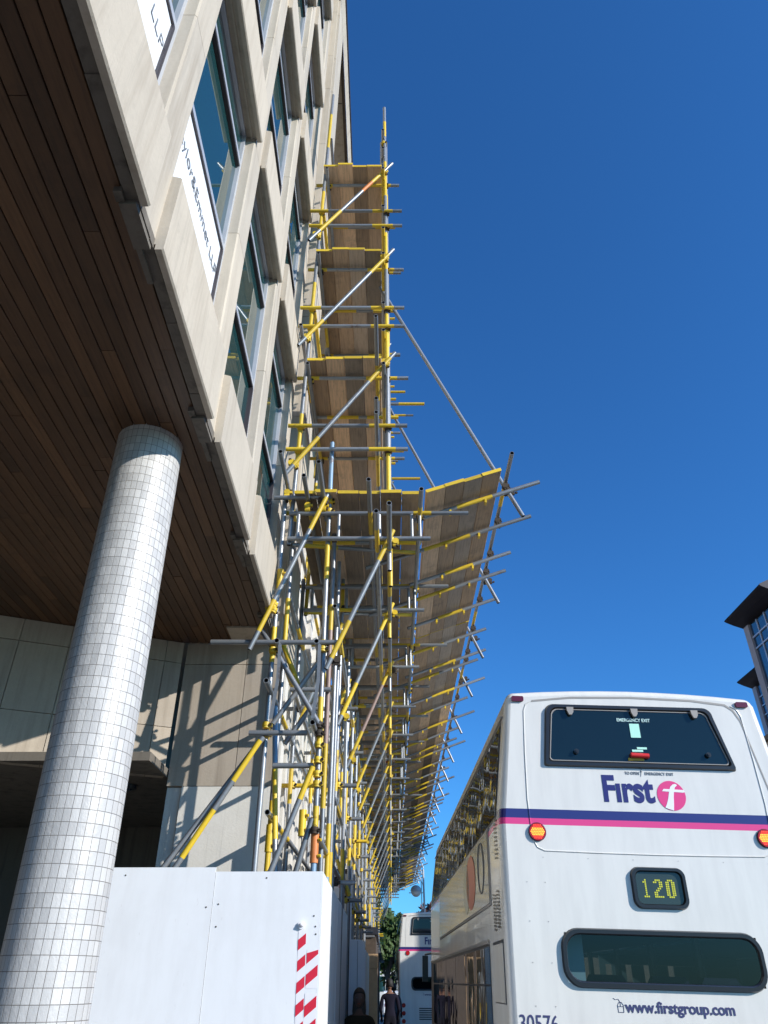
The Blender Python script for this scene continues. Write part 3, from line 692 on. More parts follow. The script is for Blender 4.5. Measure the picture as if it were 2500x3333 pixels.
# yellow access ladders on the wall side
for y, z in ((8.5, 6.1), (8.9, 8.08), (12.5, 6.1)):
    m = MB()
    for dx in (0, 0.24): m.rod((-1.02 + dx, y, z), (-1.0 + dx, y + 0.45, z + 1.85), 0.016, 1, 8)
    for q in range(7): m.rod((-1.02, y + 0.06*q + 0.04, z + 0.2 + 0.25*q), (-0.77, y + 0.06*q + 0.04, z + 0.2 + 0.25*q), 0.013, 1, 8)
    reg('ladder', m, (-1, y, z))
# flat strips hanging in the end frame
for x in (-0.945, -0.585):
    m = MB(); m.sheet([(x, 6.2, 4.28), (x+0.03, 6.2, 4.28), (x+0.035, 6.2, 3.95), (x+0.005, 6.2, 3.95)], (0, -1, 0), 0.004, 0); m.sheet([(x+0.005, 6.2, 3.95), (x+0.035, 6.2, 3.95), (x+0.0, 6.2, 3.6), (x-0.03, 6.2, 3.6)], (0, -1, 0), 0.004, 0)
    reg('metal_strap', m, (x, 6.2, 4))
for kind, lst in PARTS.items():
    lst.sort(key=lambda t: t[0])
    for d, m, mats in lst[:100]:
        m.move(lambda p: p + SL); m.build(kind, mats, scaf)
    if len(lst) > 100:
        J = MB()
        for d, m, mats in lst[100:]: J.join(m)
        J.move(lambda p: p + SL); o = J.build(kind, lst[0][2], scaf); o['kind'] = 'stuff'

# ------------------------------------------------------------------ hoardings
random.seed(5)
hd = thing('site_hoarding', 'white boarded hoarding around the scaffold feet, topmost near the tiled column', 'hoarding', (-1.4, 6.3, 0.12))
HL = Vector((1.4, -6.3, -0.12))
def hput(b, name, mats, parent=hd, L=HL, label=None): b.move(lambda p: p + L); return b.build(name, mats, parent, label)
s = MB(); s.box((-2.45, 6.285, 0.12), (-1.303, 6.300, 2.455)); hput(s, 'panel', ['white'])
s = MB(); s.box((-1.300, 6.290, 0.12), (-0.478, 6.302, 2.425)); hput(s, 'panel', ['white'])
s = MB(); s.box((-1.3035, 6.2915, 0.12), (-1.2995, 6.2935, 2.42)); hput(s, 'joint', ['gasket'])
s = MB(); s.box((-0.477, 6.292, 0.12), (-0.463, 8.50, 2.425)); hput(s, 'panel', ['white'])
s = MB(); s.box((-0.474, 8.503, 0.12), (-0.460, 10.9, 2.425)); hput(s, 'panel', ['white'])
s = MB(); s.box((-2.45, 6.302, 2.33), (-1.32, 6.35, 2.44)); s.box((-1.33, 6.304, 2.34), (-0.49, 6.35, 2.42)); s.box((-0.52, 6.35, 2.34), (-0.478, 10.8, 2.415))
s.box((-1.32, 6.303, 0.12), (-1.27, 6.35, 2.42)); hput(s, 'batten', ['ply'])
for x, z in ((-1.345, 2.18), (-1.255, 2.20), (-1.255, 2.05), (-1.35, 1.42), (-1.255, 1.41), (-0.52, 2.12), (-0.505, 2.05), (-0.50, 2.0), (-0.9, 2.38), (-2.0, 2.40), (-0.515, 1.55), (-0.6, 1.3)):
    s = MB(); yy = 6.285 if x < -1.303 else 6.290
    s.rod((x, yy-0.003, z), (x, yy+0.001, z), 0.006, 0, 8); hput(s, 'screw', ['rust'])
s = MB(); s.rod((-0.612, 6.275, 2.058), (-0.612, 6.289, 2.058), 0.026, 0, 14); s.sphere((-0.608, 6.27, 2.06), 0.02, 0.014, 0.014); hput(s, 'fixing_cap', ['whitetape'])
# striped barrier tape
def tape(label, x, z0, z1, w, y=6.2885, tilt=0.0, ph=0.0, loc=(0, 0, 0)):
    o = thing('warning_tape', label, 'tape', (x, y, z0), 'strips of red and white tape on the hoarding')
    m = MB(); r = MB(); H = z1 - z0
    def P(u, v): return (u*w + tilt*v, 0.0012*math.sin(v*14), v)
    n = max(4, int(H/0.03))
    for i in range(n): m.add([P(0, H*i/n), P(1, H*i/n), P(1, H*(i+1)/n), P(0, H*(i+1)/n)], [(0, 1, 2, 3)])
    m.build('strip', ['whitetape'], o)
    v = ph; ragged = 'ragged' in label or 'short' in label
    while v < H - 0.05:
        if ragged and random.random() < 0.3: v += 0.07; continue
        q = [P(0, v), P(1, min(H, v + w*0.75)), P(1, min(H, v + w*0.75 + 0.068)), P(0, min(H, v + 0.068))]
        r.add([(a, b_ - 0.0015, c) for a, b_, c in q], [(0, 1, 2, 3)]); v += 0.135
    r.build('red_stripes', ['redtape'], o)
tape('long upright strip of red and white tape on the front of the white hoarding', -0.618, 1.20, 2.035, 0.058, ph=0.02, tilt=-0.015)
tape('short strip of red and white tape beside the hoarding corner, upper one', -0.560, 1.66, 1.90, 0.085, ph=0.015)
tape('ragged strip of red and white tape beside the hoarding corner, lower one', -0.560, 1.32, 1.63, 0.085, ph=0.03)
# second hoarding, sign, tan post further along
h2 = thing('panel_hoarding', 'grey white panel hoarding with rounded top corners standing past the first hoarding', 'hoarding', (-0.35, 11.4, 0.12))
s = MB(); pts = [(-0.56, 0.12), (-0.235, 0.12), (-0.235, 2.10), (-0.24, 2.135), (-0.265, 2.165), (-0.31, 2.175), (-0.56, 2.18)]
s.prism(pts, lambda p, t: (p[0], t, p[1]), 11.3, 11.34); s.box((-0.234, 11.3, 0.12), (-0.222, 14.2, 2.06)); hput(s, 'panel', ['white'], h2, Vector((0.35, -11.4, -0.12)))
s = MB(); s.box((-0.333, 11.294, 0.12), (-0.329, 11.299, 2.16)); hput(s, 'joint', ['gasket'], h2, Vector((0.35, -11.4, -0.12)))
sg = thing('site_sign', 'pale board lettered Gate in a brown frame behind the hoarding', 'sign', (-0.515, 11.2, 2.2))
s = MB(); s.box((-0.17, 0, 0.30), (0.04, 0.03, 0.76)); s.build('board', ['white'], sg)
s = MB(); s.box((-0.2, -0.01, 0.762), (0.075, 0.04, 0.82)); s.box((0.042, -0.01, -2.08), (0.075, 0.04, 0.76)); s.build('post', ['bark'], sg)
s = MB(); s.box((0.077, -0.015, -2.08), (0.097, 0.05, 0.85)); s.build('edge_trim', ['white'], sg)
put_text('lettering', 'Gate', 0.06, (-0.09, -0.003, 0.58), (1, 0, 0), (0, 0, 1), 'redplastic', sg)
tp = thing('kiosk_post', 'tan square boxed post past the panel hoarding', 'post', (-0.19, 18.2, 0.12))
s = MB(); s.box((-0.14, 0, 0), (0.08, 0.25, 1.82)); s.build('post', ['tan'], tp)
s = MB(); s.box((-0.155, -0.015, 1.822), (0.095, 0.265, 2.08)); s.build('cap', ['tan'], tp)

# ------------------------------------------------------------------ bus
KB = 0.93  # bus widths and heights scaled about the camera by this factor
def make_bus():
    root = thing('double_decker_bus', 'white double decker bus, rear towards us, numbered 120 beside the kerb', 'bus', (2.356*KB, 6.6, 0), 'double decker buses in the road', (0, R(1.6), R(0.35)))
    L = 9.7; T = 4.166
    def halfw(z):
        if z < 2.9: return 1.375
        return 1.375 - (z - 2.9)*0.115
    def outline(ins, crown=0.05):
        # rounded section, x/z
        pts = []; zc = 4.115
        zs = [0.40, 1.0, 1.6, 2.2, 2.9, 3.3, 3.7, zc - 0.085]
        right = [(halfw(z) - ins, z) for z in zs]
        wt = halfw(zc) - ins; r = 0.08
        for q in range(1, 7):
            a = q/6*math.pi/2; right.append((wt - r + r*math.cos(a), zc - 0.085 + 0.085*math.sin(a) - ins*math.sin(a)))
        top = []
        for q in range(1, 8):
            u = q/8; x = (wt - r)*(1 - 2*u); top.append((x, zc - ins + crown*(1 - (x/(wt - r))**2)))
        left = [(-x, z) for x, z in reversed(right)]
        return [(x*KB, BZ(z)) for x, z in right + top + left]
    m = MB()
    secs = [(0.0, 0.06), (0.008, 0.034), (0.024, 0.015), (0.05, 0.004), (0.08, 0.0), (L - 0.4, 0.0), (L - 0.15, 0.03), (L, 0.12)]
    rings = [[(x, y, z) for x, z in outline(ins)] for y, ins in secs]
    n = len(rings[0]); o = len(m.v)
    for r_ in rings: m.v += [Vector(p) for p in r_]
    for j in range(len(rings) - 1):
        for i in range(n):
            if j == 4 and i == 2: continue      # offside lower windows are real openings
            m.f.append([o+j*n+i, o+j*n+(i+1) % n, o+(j+1)*n+(i+1) % n, o+(j+1)*n+i]); m.m.append(0); m.sm.append(True)
    # rear face as a ring around the lower window opening
    rr = outline(0.06); back = [(x, 0.0, z) for x, z in rr]
    wx0, wx1, wz0, wz1 = -0.88*KB, 0.74*KB, BZ(1.665), BZ(2.025)
    X0 = min(p[0] for p in back); Z0 = min(p[2] for p in back)
    def strip_poly(zlo, zhi, xlo=-9, xhi=9):
        # clip outline to a box
        poly = [(p[0], p[2]) for p in back]
        def clip(poly, f, inter):
            out = []
            for a, b_ in zip(poly, poly[1:] + poly[:1]):
                if f(a): out.append(a)
                if f(a) != f(b_): out.append(inter(a, b_))
            return out
        ix = lambda X: (lambda a, b_: (X, a[1] + (b_[1]-a[1])*(X-a[0])/(b_[0]-a[0])))
        iz = lambda Z: (lambda a, b_: (a[0] + (b_[0]-a[0])*(Z-a[1])/(b_[1]-a[1]), Z))
        poly = clip(poly, lambda p: p[1] >= zlo, iz(zlo)); poly = clip(poly, lambda p: p[1] <= zhi, iz(zhi))
        poly = clip(poly, lambda p: p[0] >= xlo, ix(xlo)); poly = clip(poly, lambda p: p[0] <= xhi, ix(xhi))
        return poly
    for args in ((-9, wz0), (wz1, 9), (wz0, wz1, -9, wx0), (wz0, wz1, wx1, 9)):
        q = strip_poly(*args); m.add([(x, 0, z) for x, z in q], [tuple(range(len(q)))[::-1]])
    back = [(x, L, z) for x, z in outline(0.12)]
    fx, fz0, fz1 = 1.0, BZ(1.30), BZ(2.35)
    for args in ((-9, fz0), (fz1, 9), (fz0, fz1, -9, -fx), (fz0, fz1, fx, 9)):
        q = strip_poly(*args); m.add([(x, L, z) for x, z in q], [tuple(range(len(q)))])
    m.build('body', ['bus'], root)
    # interior of the lower saloon seen through the lower window
    m = MB(); m.box((-1.15, 0.9, 0.9), (1.15, 9.3, 0.93), 0); m.box((-1.19, 0.02, 0.9), (-1.17, 9.3, 2.1), 0); m.box((1.17, 0.02, 0.9), (1.19, 9.3, 1.58), 0); m.box((-1.15, 0.02, 2.12), (1.15, 9.3, 2.15), 0); m.box((-1.15, 7.6, 0.9), (1.15, 7.63, 1.66), 0); m.box((-1.15, 7.6, 1.98), (1.15, 7.63, 2.12), 0)
    xs_ = [-1.15, -0.60, -0.53, -0.08, 0.02, 0.20, 0.30, 0.33, 0.42, 0.62, 0.72, 0.95, 1.05, 1.15]
    for a, c in zip(xs_[0::2], xs_[1::2]): m.box((a, 7.6, 1.662), (c, 7.63, 1.978), 0)
    m.box((-0.82, 0.25, 1.55), (-0.62, 0.27, 2.05), 2)
    m.build('saloon_interior', ['saloon', 'blind', 'infill'], root)
    for x in (-0.75, -0.25, 0.3, 0.75):
        m = MB(); m.prism([(x-0.19, 1.2), (x+0.19, 1.2), (x+0.19, 1.66), (x+0.14, 1.74), (x-0.14, 1.74), (x-0.19, 1.66)], lambda p, t: (p[0], t, p[1]), 1.0, 1.09); m.build('seat', ['seat'], root)
    for a, c in ((0.1, 1.2), (1.3, 2.8), (2.9, 4.4), (4.5, 6.0), (6.1, 7.6), (7.7, 9.2)):
        m = MB(); xo = halfw(1.9)*KB + 0.002; m.add([(xo, a, BZ(1.6)), (xo, c, BZ(1.6)), (xo, c, BZ(2.2)), (xo, a, BZ(2.2))], [(0, 1, 2, 3)]); m.build('offside_pane', ['tint'], root)
        m = MB(); m.box((xo-0.03, c, BZ(1.6)), (xo+0.004, c+0.1, BZ(2.2))); m.build('window_pillar', ['rubber'], root)
    # rounded rings for windows
    def rrect(x0, x1, z0, z1, r, k=6, x0t=None, x1t=None, rb=None):
        x0t = x0 if x0t is None else x0t; x1t = x1 if x1t is None else x1t; rb = r if rb is None else rb
        pts = []
        for cx_, cz_, a0, rr_ in ((x1t - r, z1 - r, 0, r), (x0t + r, z1 - r, 90, r), (x0 + rb, z0 + rb, 180, rb), (x1 - rb, z0 + rb, 270, rb)):
            for i in range(k + 1):
                a = R(a0 + 90*i/k); pts.append((cx_ + rr_*math.cos(a), cz_ + rr_*math.sin(a)))
        return [(x*KB, BZ(z)) for x, z in pts]
    def ringmesh(po, pi, y0, y1, mb, mi=0):
        n = len(po); vs = [(x, y1, z) for x, z in po] + [(x + (a-x)*0.22, y0, z + (c-z)*0.22) for (x, z), (a, c) in zip(po, pi)] + [(x + (a-x)*0.78, y0, z + (c-z)*0.78) for (x, z), (a, c) in zip(po, pi)] + [(x, y1, z) for x, z in pi]
        for j in range(3): mb.add([vs[j*n+i] for i in range(n)] + [vs[(j+1)*n+i] for i in range(n)], [(i, n+i, n+(i+1) % n, (i+1) % n) for i in range(n)], mi, True)
    # upper emergency window
    po = rrect(-0.915, 0.905, 3.39, 3.995, 0.09, x0t=-0.865, x1t=0.79, rb=0.02); pi = rrect(-0.86, 0.85, 3.44, 3.945, 0.07, x0t=-0.81, x1t=0.735, rb=0.03)
    m = MB(); ringmesh(po, pi, -0.028, -0.001, m); ew = m.build('emergency_window', ['rubber'], root)
    m = MB(); m.add([(x, -0.008, z) for x, z in pi], [tuple(range(len(pi)))[::-1]]); m.build('pane', ['rearglass'], ew)
    p2 = [(x*0.985, (z - BZ(3.69))*0.955 + BZ(3.69)) for x, z in pi]; m = MB(); ringmesh(pi, p2, -0.016, -0.009, m); m.build('inner_trim', ['hinge'], ew)
    for x in (-0.62, 0.01, 0.60):
        m = MB(); x_ = x*KB; z = BZ(3.955); m.prism([(x_-0.032, z), (x_+0.032, z), (x_+0.028, z-0.045), (x_+0.012, z-0.07), (x_-0.012, z-0.07), (x_-0.028, z-0.035)], lambda p, t: (p[0], t, p[1]), -0.045, -0.02); m.build('hinge', ['hinge'], ew)
    for x in (-0.60, 0.66):
        m = MB(); m.rod((x*KB, -0.009, BZ(3.53)), (x*KB, -0.035, BZ(3.53)), 0.022, 0, 14); m.rod((x*KB, -0.035, BZ(3.53)), (x*KB, -0.045, BZ(3.53)), 0.012, 0, 10); m.build('latch', ['rubber'], ew)
    def rq(name, x0, x1, z0, z1, y, mat, par, sk=0.0):
        m = MB(); m.box((x0*KB, y-0.002, BZ(z0)), (x1*KB, y, BZ(z1))); m.build(name, [mat], par)
    rq('label', -0.05, 0.045, 3.68, 3.815, -0.012, 'mint', ew); rq('label', -0.06, 0.045, 3.545, 3.565, -0.012, 'mint', ew); rq('label', -0.01, 0.085, 3.57, 3.59, -0.012, 'mint', ew)
    m = MB(); m.rod((-0.085*KB, -0.03, BZ(3.508)), (0.085*KB, -0.03, BZ(3.503)), 0.022, 0, 10); m.build('release_handle', ['redplastic'], ew)
    m = MB(); m.box((-0.11*KB, -0.018, BZ(3.462)), (0.04*KB, -0.010, BZ(3.485))); m.build('handle_bracket', ['yellow'], ew)
    put_text('lettering', 'EMERGENCY EXIT', 0.042, (-0.165*KB, -0.011, BZ(3.835)), (1, 0, 0), (0, 0, 1), 'paleglow', ew, bold=0.0006, width=0.325*KB)
    put_text('lettering', 'TO OPEN', 0.035, (-0.16*KB, -0.002, BZ(3.335)), (1, 0, 0), (0, 0, 1), 'greytxt', root, width=0.135*KB)
    put_text('lettering', 'EMERGENCY EXIT', 0.035, (0.03*KB, -0.002, BZ(3.335)), (1, 0, 0), (0, 0, 1), 'greytxt', root, width=0.27*KB)
    m = MB(); z = BZ(3.32); m.rod((-0.012, -0.002, z), (0.004, -0.002, z+0.06), 0.0022, 0, 6); m.rod((-0.001, -0.002, z+0.04), (0.004, -0.002, z+0.066), 0.008, 0, 6, r1=0.001); m.build('arrow_mark', ['greytxt'], root)
    # operator name and roundel
    z = BZ(3.095)
    put_text('lettering', 'F\u0131rst', 0.30, (-0.385*KB, -0.002, z), (1, 0, 0), (0, 0, 1), 'navy', root, bold=0.0095, width=0.475*KB)
    cx_, cz_, rr_ = 0.245*KB, BZ(3.155), 0.132*KB
    m = MB(); k = 40; pts = [(cx_ + rr_*math.cos(2*math.pi*i/k), cz_ + rr_*math.sin(2*math.pi*i/k)) for i in range(k)]
    m.prism(pts, lambda p, t: (p[0], t, p[1]), -0.003, -0.0005); rd = m.build('roundel', ['pink'], root)
    m = MB()
    def W2(u, v): return (cx_ + u*rr_, cz_ + v*rr_)
    sw = [(-0.62, -0.80), (-0.42, -0.92), (-0.20, -0.55), (0.0, 0.0), (0.18, 0.45), (0.36, 0.68), (0.62, 0.80), (0.5, 0.90), (0.25, 0.97), (0.0, 0.80), (-0.18, 0.40), (-0.35, -0.25), (-0.5, -0.6)]
    stem = [(-0.58, -0.82), (-0.02, -1.0), (0.06, -0.6), (0.13, -0.1), (0.22, 0.3), (0.33, 0.56), (0.52, 0.72), (0.40, 0.80), (0.22, 0.76), (0.02, 0.60), (-0.12, 0.30), (-0.27, -0.2), (-0.42, -0.55)]
    m.prism([W2(*p) for p in stem], lambda p, t: (p[0], t, p[1]), -0.0045, -0.0032)
    m.prism([W2(*p) for p in ((-0.62, 0.28), (-0.48, 0.44), (0.93, 0.40), (0.97, 0.26), (0.86, 0.22))], lambda p, t: (p[0], t, p[1]), -0.0048, -0.0030)
    m.build('roundel_mark', ['bus_white'], root) if False else m.build('roundel_mark', ['white'], rd)
    # raised seam of the upper panel
    m = MB(); path = [(-1.07, 2.75), (-1.085, 2.80), (-1.09, 3.2), (-1.075, 3.9), (-1.06, 3.98), (-1.0, 4.02)]
    side = [(-0.98, 2.655), (-1.04, 2.68), (-1.075, 2.74), (-1.09, 2.9), (-1.10, 3.1), (-1.09, 3.5), (-1.07, 3.92), (-1.045, 3.985), (-0.99, 4.02)]
    low = [(-0.98, 2.655), (-0.5, 2.648), (0, 2.645), (0.5, 2.648), (0.98, 2.655)]
    for seq in (side, [(-x, z) for x, z in side], low):
        for (a, c), (e, g) in zip(seq, seq[1:]): m.rod((a*KB, -0.001, BZ(c)), (e*KB, -0.001, BZ(g)), 0.0055, 0, 6)
    m.build('panel_seam', ['bus'], root)
    m = MB(); arc = [(-0.99, 4.02), (-0.6, 4.065), (0, 4.08), (0.6, 4.065), (0.93, 4.03), (1.0, 3.98), (1.05, 3.88), (1.10, 3.60), (1.17, 3.2), (1.21, 3.0)]
    m.v = []; 
    for (a, c), (e, g) in zip(arc, arc[1:]): m.add([(a*KB, -0.003, BZ(c)-0.009), (e*KB, -0.003, BZ(g)-0.009), (e*KB+0.008, -0.003, BZ(g)+0.009), (a*KB+0.008, -0.003, BZ(c)+0.009)], [(0, 1, 2, 3)])
    m.build('grey_trim', ['hinge'], root)
    m = MB()
    for x in (-1.16, -1.0, 1.16): 
        for z in (2.1, 1.8, 1.5, 1.25, 2.4): m.rod((x*KB, -0.0005, BZ(z)), (x*KB, -0.003, BZ(z)), 0.0035, 0, 6)
    for x in (-1.0, -0.6, -0.2, 0.2, 0.6, 1.0): m.rod((x*KB, -0.0005, BZ(2.60)), (x*KB, -0.003, BZ(2.60)), 0.003, 0, 6)
    m.build('rivets', ['hinge'], root)
    # marker lamps and indicator lamps
    for x in (-1.125, 1.10):
        m = MB(); xx = x*KB; z = BZ(4.035); m.prism([(xx-0.055, z-0.016), (xx-0.045, z-0.024), (xx+0.045, z-0.024), (xx+0.055, z-0.016), (xx+0.055, z+0.016), (xx+0.045, z+0.024), (xx-0.045, z+0.024), (xx-0.055, z+0.016)], lambda p, t: (p[0], t, p[1]), -0.02, 0.02); m.build('marker_lamp', ['marker'], root)
    for x in (-1.035, 1.027):
        xx, z = x*KB, BZ(2.808); m = MB(); m.rod((xx, -0.001, z), (xx, -0.022, z), 0.068, 0, 28); lp = m.build('indicator_lamp', ['lampred'], root)
        m = MB(); m.rod((xx, 0, z), (xx, -0.012, z), 0.074, 0, 28); m.build('bezel', ['rubber'], lp)
        am = MB(); rd_ = MB()
        for i in range(-5, 6):
            for j in range(-5, 6):
                a, c = i*0.0135 + (0.00675 if j % 2 else 0), j*0.0125
                if a*a + c*c < 0.058**2:
                    t_ = am if abs(c) < 0.034 else rd_
                    t_.rod((xx+a, -0.022, z+c), (xx+a, -0.0245, z+c), 0.0056, 0, 6)
        am.join(rd_); am.m = [0]*(len(am.f) - len(rd_.f)) + [1]*len(rd_.f); am.build('led_cluster', ['led_on', 'led_red'], lp)
    # route display
    po = rrect(-0.25, 0.235, 2.215, 2.545, 0.075); pi = rrect(-0.205, 0.19, 2.255, 2.505, 0.05)
    m = MB(); ringmesh(po, pi, -0.03, -0.001, m); rdp = m.build('route_display', ['rubber'], root)
    m = MB(); m.add([(x, -0.006, z) for x, z in pi], [tuple(range(len(pi)))[::-1]]); m.build('screen', ['dispbg'], rdp)
    G = {'1': ['00100', '01100', '00100', '00100', '00100', '00100', '00100', '00100', '01110'], '2': ['01110', '11011', '00011', '00011', '00110', '01100', '11000', '11000', '11111'], '0': ['01110', '11011', '11011', '11011', '11011', '11011', '11011', '11011', '01110']}
    dx, dz = 0.0152, 0.0150
    for ci, ch in enumerate('120'):
        m = MB()
        for r_, row in enumerate(G[ch]):
            for c_, bit in enumerate(row):
                if bit == '1':
                    x = -0.165*KB + ci*6.6*dx + c_*dx; z = BZ(2.435) - r_*dz; m.box((x, -0.0085, z), (x + dx*0.74, -0.0065, z + dz*0.74))
        m.build('digit', ['dots'], rdp)
    # lower rear window
    po = rrect(-0.915, 0.775, 1.63, 2.06, 0.15); pi = rrect(-0.865, 0.725, 1.68, 2.01, 0.115)
    m = MB(); ringmesh(po, pi, -0.03, -0.001, m); lw = m.build('lower_window', ['rubber'], root)
    m = MB(); m.add([(x, -0.006, z) for x, z in pi], [tuple(range(len(pi)))[::-1]]); m.build('pane', ['tint'], lw)
    # web address, fleet number
    put_text('lettering', 'www.firstgroup.com', 0.10, (-0.44*KB, -0.002, BZ(1.478)), (1, 0, 0), (0, 0, 1), 'number', root, bold=0.0022, width=0.885*KB)
    m = MB(); x0 = -0.475*KB; z0 = BZ(1.475)
    pts = [(x0 - 0.02, z0), (x0 + 0.02, z0), (x0 + 0.022, z0 + 0.045), (x0 + 0.01, z0 + 0.062), (x0 - 0.01, z0 + 0.062), (x0 - 0.022, z0 + 0.045)]
    for a, c in zip(pts, pts[1:] + pts[:1]): m.rod((a[0], -0.002, a[1]), (c[0], -0.002, c[1]), 0.0018, 0, 5)
    m.rod((x0-0.02, -0.002, z0+0.036), (x0+0.02, -0.002, z0+0.036), 0.0015, 0, 5); m.rod((x0, -0.002, z0+0.036), (x0, -0.002, z0+0.06), 0.0015, 0, 5)
    cab = [(x0, z0+0.062), (x0-0.012, z0+0.082), (x0-0.035, z0+0.078), (x0-0.05, z0+0.088)]
    for a, c in zip(cab, cab[1:]): m.rod((a[0], -0.002, a[1]), (c[0], -0.002, c[1]), 0.0015, 0, 5)
    m.build('mouse_symbol', ['number'], root)
    put_text('fleet_number', '30576', 0.15, (-1.30*KB, -0.002, BZ(1.33)), (1, 0, 0), (0, 0, 1), 'number', root, width=0.31*KB)
    # lower rear: engine cover, lamps, bumper
    m = MB(); m.box((-0.75, -0.006, 0.75), (0.75, -0.001, 1.25)); m.build('engine_cover', ['bus'], root)
    m = MB(); 
    for i in range(6): m.box((-0.6, -0.012, 0.82 + 0.06*i), (0.6, -0.0065, 0.85 + 0.06*i))
    m.build('grille', ['rubber'], root)
    for x in (-1.12, 1.12):
        for z in (1.22, 1.0, 0.78):
            m = MB(); m.rod((x, 0, z), (x, -0.02, z), 0.065, 0, 20); m.build('tail_lamp', ['lampred'], root)
    m = MB(); m.box((-1.24, -0.02, 0.38), (1.24, -0.004, 0.68)); m.build('bumper', ['pink'], root)
    # left side: upper glazing band, lower windows, adverts, louvres, hatch
    def sidex(z): return -halfw((z - 1.7)/0.93 + 1.7)*KB
    def side(name, y0, y1, z0, z1, mat, off=0.006, th=0.004, par=root, sub=1):
        m = MB(); xa, xb = sidex(z0) - off, sidex(z1) - off
        vs = [(xa, y0, z0), (xa, y1, z0), (xb, y1, z1), (xb, y0, z1)]
        m.add(vs + [(x + th, y, z) for x, y, z in vs], [(0, 3, 2, 1), (4, 5, 6, 7), (0, 1, 5, 4), (1, 2, 6, 5), (2, 3, 7, 6), (3, 0, 4, 7)]); return m.build(name, [mat], par)
    zu0, zu1 = BZ(2.96), BZ(3.86)
    ub = side('upper_glazing', 0.20, L - 0.35, zu0, zu1, 'rubber', 0.003, 0.01)
    y = 0.23; Ls = [1.05, 1.5, 1.5, 1.5, 1.5, 1.5, 0.42]
    for l_ in Ls: side('pane', y, y + l_ - 0.03, zu0 + 0.02, zu1 - 0.02, 'busglass', 0.006 + random.uniform(0, 0.002), 0.003, ub); y += l_
    side('gutter', 0.12, L - 0.3, BZ(3.88), BZ(3.90), 'hinge', 0.016, 0.014)
    lb = side('lower_glazing', 0.95, L - 0.45, BZ(1.0), BZ(1.965), 'rubber', 0.003, 0.01)
    y = 0.98
    for l_ in (0.35, 1.5, 1.5, 1.5, 1.5, 1.3):
        bm_ = 'bluepane' if l_ == 0.35 else 'busglass'; side('pane', y, y + l_ - 0.03, BZ(1.03), BZ(1.62), bm_, 0.006, 0.003, lb); side('pane', y, y + l_ - 0.03, BZ(1.64), BZ(1.94), bm_, 0.0065, 0.003, lb); y += l_
    side('lower_glazing_rail', 0.95, L - 0.45, BZ(1.967), BZ(2.0), 'hinge', 0.012, 0.014)
    ad = side('advert_frame', 0.70, 6.85, BZ(2.27), BZ(2.955), 'hinge', 0.014, 0.012)
    for a, c in ((0.73, 2.15), (2.16, 3.70), (3.71, 5.2), (5.21, 6.82)): side('advert_panel', a, c, BZ(2.295), BZ(2.935), 'adwhite', 0.0175, 0.003, ad)
    def side_disc(y, z, ry_, rz_, mat, name):
        m = MB(); k = 28; pts = [(y + ry_*math.cos(2*math.pi*i/k), z + rz_*math.sin(2*math.pi*i/k)) for i in range(k)]
        m.add([(sidex(q) - 0.0195, p, q) for p, q in pts], [tuple(range(k))[::-1]]); m.build(name, [mat], ad)
    side_disc(2.15, BZ(2.62), 0.42, BZ(2.90) - BZ(2.62), 'adred', 'advert_roundel'); side_disc(2.62, BZ(2.60), 0.28, 0.25, 'adolive', 'advert_ring'); 
    m = MB(); k = 30; pts = [(1.25 + 0.22*math.cos(2*math.pi*i/k), BZ(2.66) + 0.22*math.sin(2*math.pi*i/k)) for i in range(k)]
    for a, c in zip(pts, pts[1:] + pts[:1]): m.rod((sidex(a[1]) - 0.0195, a[0], a[1]), (sidex(c[1]) - 0.0195, c[0], c[1]), 0.005, 0, 5)
    m.build('advert_outline', ['greytxt'], ad)
    m = MB()
    for (ya, zt, nn) in ((0.17, 2.94, 10), (0.20, 2.345, 11), (0.42, 2.335, 11)):
        for i in range(nn):
            z = BZ(zt - 0.028*i) if nn == 11 else BZ(zt - 0.036*i)
            x = sidex(z) - 0.004; m.add([(x-0.003, ya, z - 0.014), (x-0.003, ya + 0.15, z + 0.002), (x-0.003, ya + 0.15, z + 0.016), (x-0.003, ya, z + 0.0)], [(0, 3, 2, 1)])
    m.build('louvres', ['rubber'], root)
    ht = side('side_hatch', 0.12, 0.72, BZ(1.50), BZ(1.965), 'rubber', 0.004, 0.008); side('hatch_lid', 0.135, 0.705, BZ(1.508), BZ(1.94), 'bus', 0.007, 0.002, ht)
    # arch, wheels, mirror, front
    for yy in (2.9, 7.9):
        for x in (-1.12, 1.12):
            m = MB(); a = x - 0.12 if x > 0 else x + 0.12; m.rod((x*1.0 - (0.14 if x > 0 else -0.14), yy, 0.47), (x + (0.10 if x > 0 else -0.10), yy, 0.47), 0.47, 0, 28); wh = m.build('wheel', ['rubber'], root)
            m = MB(); xx = x + (0.10 if x > 0 else -0.10); m.rod((xx, yy, 0.47), (xx + (0.012 if x > 0 else -0.012), yy, 0.47), 0.26, 0, 20); m.build('rim', ['hinge'], wh)
    m = MB(); m.rod((-1.24, L - 0.2, 2.12), (-1.36, L + 0.12, 2.10), 0.018, 0, 8); m.box((-1.42, L + 0.08, 1.66), (-1.31, L + 0.14, 2.08)); m.build('mirror', ['rubber'], root)
    return root
bus = make_bus()
bus2 = copy_tree(bus, None, skip=('route_display', 'fleet_number', 'saloon_interior', 'seat', 'led_cluster'))
bus2.location = (1.83, 29.6, -0.20); bus2.rotation_euler = (0, R(0.3), 0)
bus2['label'] = 'more distant white double decker bus ahead, half hidden by the near bus'
m = MB(); m.box((-1.22, 0.06, 0.9), (1.22, 0.09, 2.3)); m.build('saloon_interior', ['dark'], bus2)

